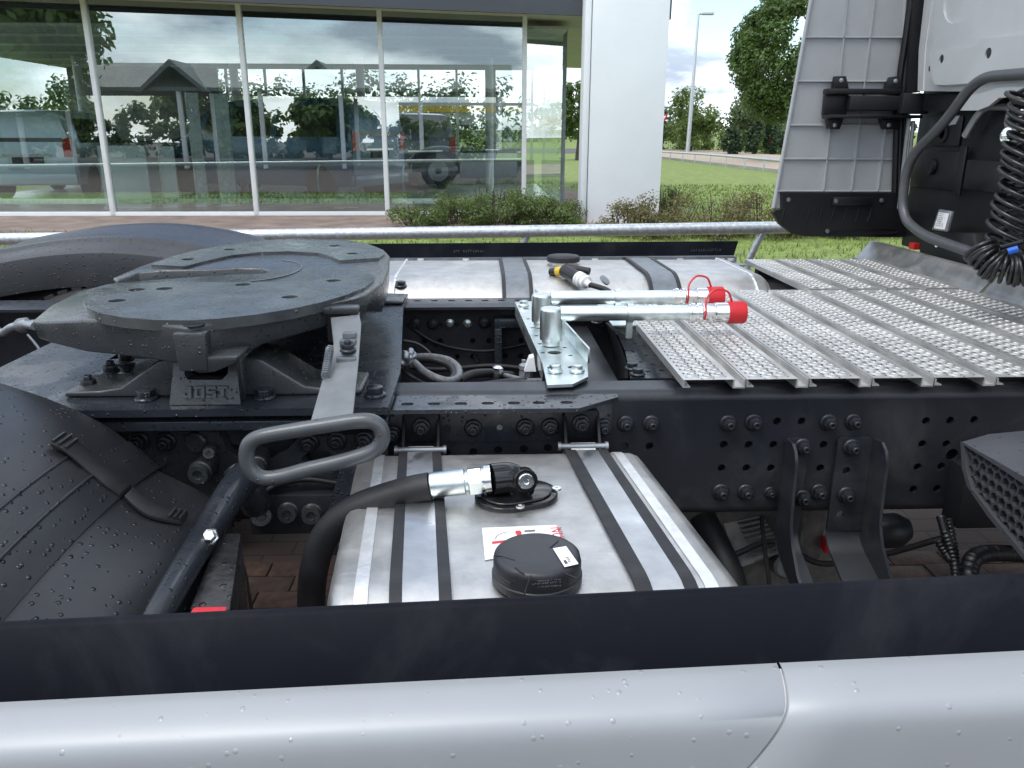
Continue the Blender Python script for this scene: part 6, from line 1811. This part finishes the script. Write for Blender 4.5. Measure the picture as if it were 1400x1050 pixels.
# chamfered corner
cx1, cy1 = 1.47, 14.76
MB().poly([(0.74, YG + 0.03, gb + 0.03), (cx1, cy1, gb + 0.03), (cx1, cy1, 3.20), (0.74, YG + 0.03, 3.215)]).build('window_pane', GLASS, SW)
MB().box(cx1 - 0.03, cx1 + 0.03, cy1 - 0.03, cy1 + 0.04, gb, 3.24).build('mullion', mat('dark_edge_frame', (0.25, 0.26, 0.26), 0.4), SW)
MB().prism([(0.72, YG, 3.215), (0.72, YG + 0.08, 3.215), (cx1, cy1 + 0.06, 3.20), (cx1, cy1 - 0.04, 3.20)], (0, 0, 0.07)).build('head_rail', WPAINT, SW)
MB().prism([(0.72, YG, gb - 0.05), (0.72, YG + 0.08, gb - 0.05), (cx1, cy1 + 0.06, gb - 0.05), (cx1, cy1 - 0.04, gb - 0.05)], (0, 0, 0.09)).build('sill', WPAINT, SW)
# right hand glazed flank behind the corner
MB().poly([(cx1, cy1 + 0.05, gb), (1.5, 21.8, gb), (1.5, 21.8, 3.2), (cx1, cy1 + 0.05, 3.2)]).build('window_pane', GLASSB, SW)
# roof: soffit boards and fascia
sofz = 3.30
b = MB().prism([(-11.5, 12.7, sofz + 0.30), (2.75, 12.7, sofz - 0.16 + 0.02), (2.75, 22.5, sofz - 0.14), (-11.5, 22.5, sofz + 0.30)], (0, 0, 0.10)); b.build('roof_slab', SOFF, SW)
for k in range(18):
    y = 12.78 + 0.10 * k
    MB().prism([(-11.4, y, sofz + 0.288), (2.70, y, sofz - 0.152), (2.70, y + 0.085, sofz - 0.152), (-11.4, y + 0.085, sofz + 0.288)], (0, 0, 0.02)).build('soffit_board', SOFF, SW)
MB().prism([(-11.5, 12.62, sofz + 0.20), (2.80, 12.62, sofz - 0.21), (2.80, 12.62, sofz + 0.45), (-11.5, 12.62, sofz + 0.9)], (0, 0.08, 0)).build('fascia', FASC, SW)
MB().prism([(2.76, 12.70, sofz - 0.21), (2.76, 22.4, sofz - 0.21), (2.76, 22.4, sofz + 0.45), (2.76, 12.70, sofz + 0.45)], (0.05, 0, 0)).build('fascia', FASC, SW)
# interior
FLOOR = mat('showroom_floor', (0.50, 0.51, 0.50), 0.25, 0, 0.05, 2, 0.05)
MB().box(-10.4, 1.45, YG + 0.07, 21.9, gb - 0.2, FZ).build('floor', FLOOR, SW)
MB().box(-10.4, 1.40, YG + 0.2, 21.9, 3.06, 3.10).build('ceiling', mat('ceiling_grey', (0.45, 0.46, 0.46), 0.7), SW)
for k in range(5):
    MB().box(-10.2, 1.3, 14.6 + 1.5 * k, 14.64 + 1.5 * k, 3.02, 3.056).build('ceiling_track', WPAINT, SW)
for k in range(13):
    x = -10.3 + 0.97 * k
    MB().box(x - 0.03, x + 0.03, 21.8, 21.88, gb, 3.06).build('rear_mullion', WPAINT, SW)
MB().box(-10.3, 1.4, 21.79, 21.87, 2.2, 2.27).build('rear_transom', WPAINT, SW)
MB().box(-10.3, -6.6, 21.70, 21.78, gb, 3.06).build('rear_wall', mat('interior_grey_wall', (0.20, 0.21, 0.21), 0.7), SW)
MB().box(-6.6, 1.4, 21.70, 21.78, gb, 0.85).build('rear_parapet', MATS['interior_grey_wall'], SW)
MB().poly([(-10.3, 21.84, gb), (1.4, 21.84, gb), (1.4, 21.84, 3.06), (-10.3, 21.84, 3.06)]).build('rear_pane', GLASSB, SW)
for xx in (-8.6, -5.3, -2.6, 0.2):
    MB().tube([(xx, 18.6, FZ), (xx, 18.6, 3.06)], 0.09, 14).build('column', WPAINT, SW)
MB().poly([(-10.4, YG, gb), (-10.4, 21.9, gb), (-10.4, 21.9, 3.1), (-10.4, YG, 3.1)]).build('side_pane', GLASSB, SW)
# things standing in the showroom
FROST = mat('frosted_panel', (0.52, 0.62, 0.60), 0.35, 0, 0.04, 2, 0.05)
def panel(name, lb, xa, ya, xb, yb, Y, m, group=None, cat='partition'):
    p0, p1 = aY(xa, ya, Y), aY(xb, yb, Y)
    t = thing(name, lb, cat, ((p0.x + p1.x) / 2, Y, FZ), group)
    MB().box(p0.x, p1.x, Y - 0.02, Y + 0.02, FZ + 0.03, p0.z).build('panel', m, t, bevel=0.004)
    MB().box(p0.x, p1.x, Y - 0.12, Y + 0.12, FZ, FZ + 0.03).build('base', WPAINT, t)
    MB().box(p0.x - 0.015, p0.x, Y - 0.025, Y + 0.025, FZ, p0.z + 0.01).build('edge_post', CHROME, t)
gp2 = 'partitions in the showroom'
panel('low_screen', 'low frosted screen at the left, just right of the pale van', 134, 199, 208, 276, 14.5, FROST, gp2)
panel('low_screen', 'narrow low frosted screen in front of the counter', 216, 200, 246, 276, 14.7, FROST, gp2)
panel('tall_screen', 'tall grey screen standing left of the second mullion', 254, 127, 286, 277, 14.9, mat('grey_screen', (0.42, 0.49, 0.49), 0.4), gp2)
panel('tall_screen', 'tall grey screen touching the second mullion', 288, 128, 325, 277, 14.95, MATS['grey_screen'], gp2)
t = thing('reception_counter', 'white reception counter deep in the showroom', 'counter', (-7.4, 19.0, FZ))
MB().box(-8.2, -6.6, 18.7, 19.2, FZ, FZ + 1.05).build('front', WPAINT, t, bevel=0.01)
MB().box(-8.3, -6.5, 18.6, 19.3, FZ + 1.05, FZ + 1.10).build('top', mat('dark_wood', (0.10, 0.06, 0.04), 0.4), t)
t = thing('bar_table', 'small round bar table behind the low screens', 'table', (-6.9, 17.2, FZ))
MB().lathe((-6.9, 17.2, FZ), (0, 0, 1), [(0.25, 0), (0.25, 0.02), (0.04, 0.03), (0.04, 1.03), (0.32, 1.04), (0.32, 1.07)], 24).build('stand', STEELD, t, ang=30)
# white pillar
PW = thing('pylon_pillar', 'broad white rendered pillar carrying the roof corner', 'pillar', (2.15, 12.4, 0.2))
q0, q1 = aZ(803, 304, 0.21), aZ(894, 301, 0.21)
MB().box(q0.x, q1.x, 12.15, 12.60, 0.15, 4.6).build('shaft', mat('white_render', (0.74, 0.77, 0.80), 0.55, 0, 0.02, 1.5, 0.05, 0.1, 80), PW, bevel=0.006)
MB().box(q0.x - 0.10, q0.x - 0.012, 12.25, 12.62, 0.15, 4.6).build('side_return', MATS['white_render'], PW, bevel=0.004)

# ================================================================== opposite side of the lot (mirrored in the glass)
CN = thing('carport_canopy', 'long grey canopy with gabled bays on the far side of the lot', 'canopy', (-8, -14, 0))
SLATE = mat('grey_roof_sheet', (0.13, 0.14, 0.14), 0.5, 0, 0.06, 2, 0.05)
b = MB().prism([(-21, -11.5, 3.5), (-21, -14, 4.7), (-21, -16.5, 3.5), (-21, -16.5, 3.35), (-21, -14, 4.5), (-21, -11.5, 3.35)], (22.5, 0, 0)); b.build('roof', SLATE, CN)
for xg in (-13.6, -7.2):
    b = MB().prism([(xg - 1.6, -11.2, 3.3), (xg, -11.2, 4.65), (xg + 1.6, -11.2, 3.3), (xg + 1.35, -11.2, 3.3), (xg, -11.2, 4.4), (xg - 1.35, -11.2, 3.3)], (0, -2.8, 0)); b.build('gable_roof', SLATE, CN)
for k in range(7):
    MB().box(-20.8 + 3.6 * k, -20.62 + 3.6 * k, -11.8, -11.62, 0, 3.45).build('post', WPAINT, CN)
for k in range(4):
    MB().box(-20.8 + 7.2 * k, -20.62 + 7.2 * k, -16.3, -16.18, 0, 3.45).build('post', WPAINT, CN)
tree('broad_tree', 'big dark broadleaf tree at the left end of the canopy', (-20, -9.5, 0), 9, (-20, -9.5, 6.2), (4.6, 4.0, 3.6), 20000, 0.24, MAPLE, 0.3, 60)
for i, (x, y, r_, h, lb) in enumerate([(-16, -24, 3.0, 4.5, 'green tree behind the left half of the canopy'), (-9.5, -26, 2.6, 4.0, 'green tree behind the middle of the canopy'), (4.8, -20, 2.4, 5.0, 'tall green tree right of the canopy end'), (-26, -22, 3.5, 5, 'broad tree left behind the canopy')]):
    tree('lot_tree', lb, (x, y, 0), h, (x, y, h * 0.62), (r_, r_, h * 0.5), 9000, 0.26, LIGHTL if i != 2 else MAPLE, 0.16, 30, 'trees behind the canopy')
b = MB()
for k in range(10):
    foliage(b, (-13.4 + 1.4 * k, 27 + random.uniform(-0.6, 0.6), 1.5), (1.3, 1.1, random.uniform(1.6, 2.2)), 2600, 0.09, 0.3, 30)
t = thing('garden_hedge', 'tall green hedge behind the showroom seen through its rear panes', 'hedge', (-3, 27, 0.2))
b.build('foliage', MAPLE, t)
b = MB()
for k in range(26):
    foliage(b, (-38 + 2.1 * k + random.uniform(-0.5, 0.5), -30 + random.uniform(-1, 1), 1.3), (1.7, 1.4, random.uniform(1.3, 2.1)), 900, 0.22, 0.3, 14)
t = thing('field_hedge', 'long uneven green hedge beyond the canopy', 'hedge', (-12, -30, 0))
b.build('foliage', MAPLE, t)
t = thing('white_hall', 'long low white hall with yellow stripe beyond the canopy', 'building', (-1, -46, 0))
MB().box(-7, 9, -52, -46, 0, 4.2).build('wall', mat('dull_white_cladding', (0.4, 0.4, 0.4), 0.6), t)
MB().box(-7, 9, -45.99, -45.9, 3.4, 3.9).build('stripe', YEL, t)
for k in range(5):
    MB().box(-6 + 3 * k, -4 + 3 * k, -45.98, -45.93, 1.0, 2.4).build('window', GLS, t)
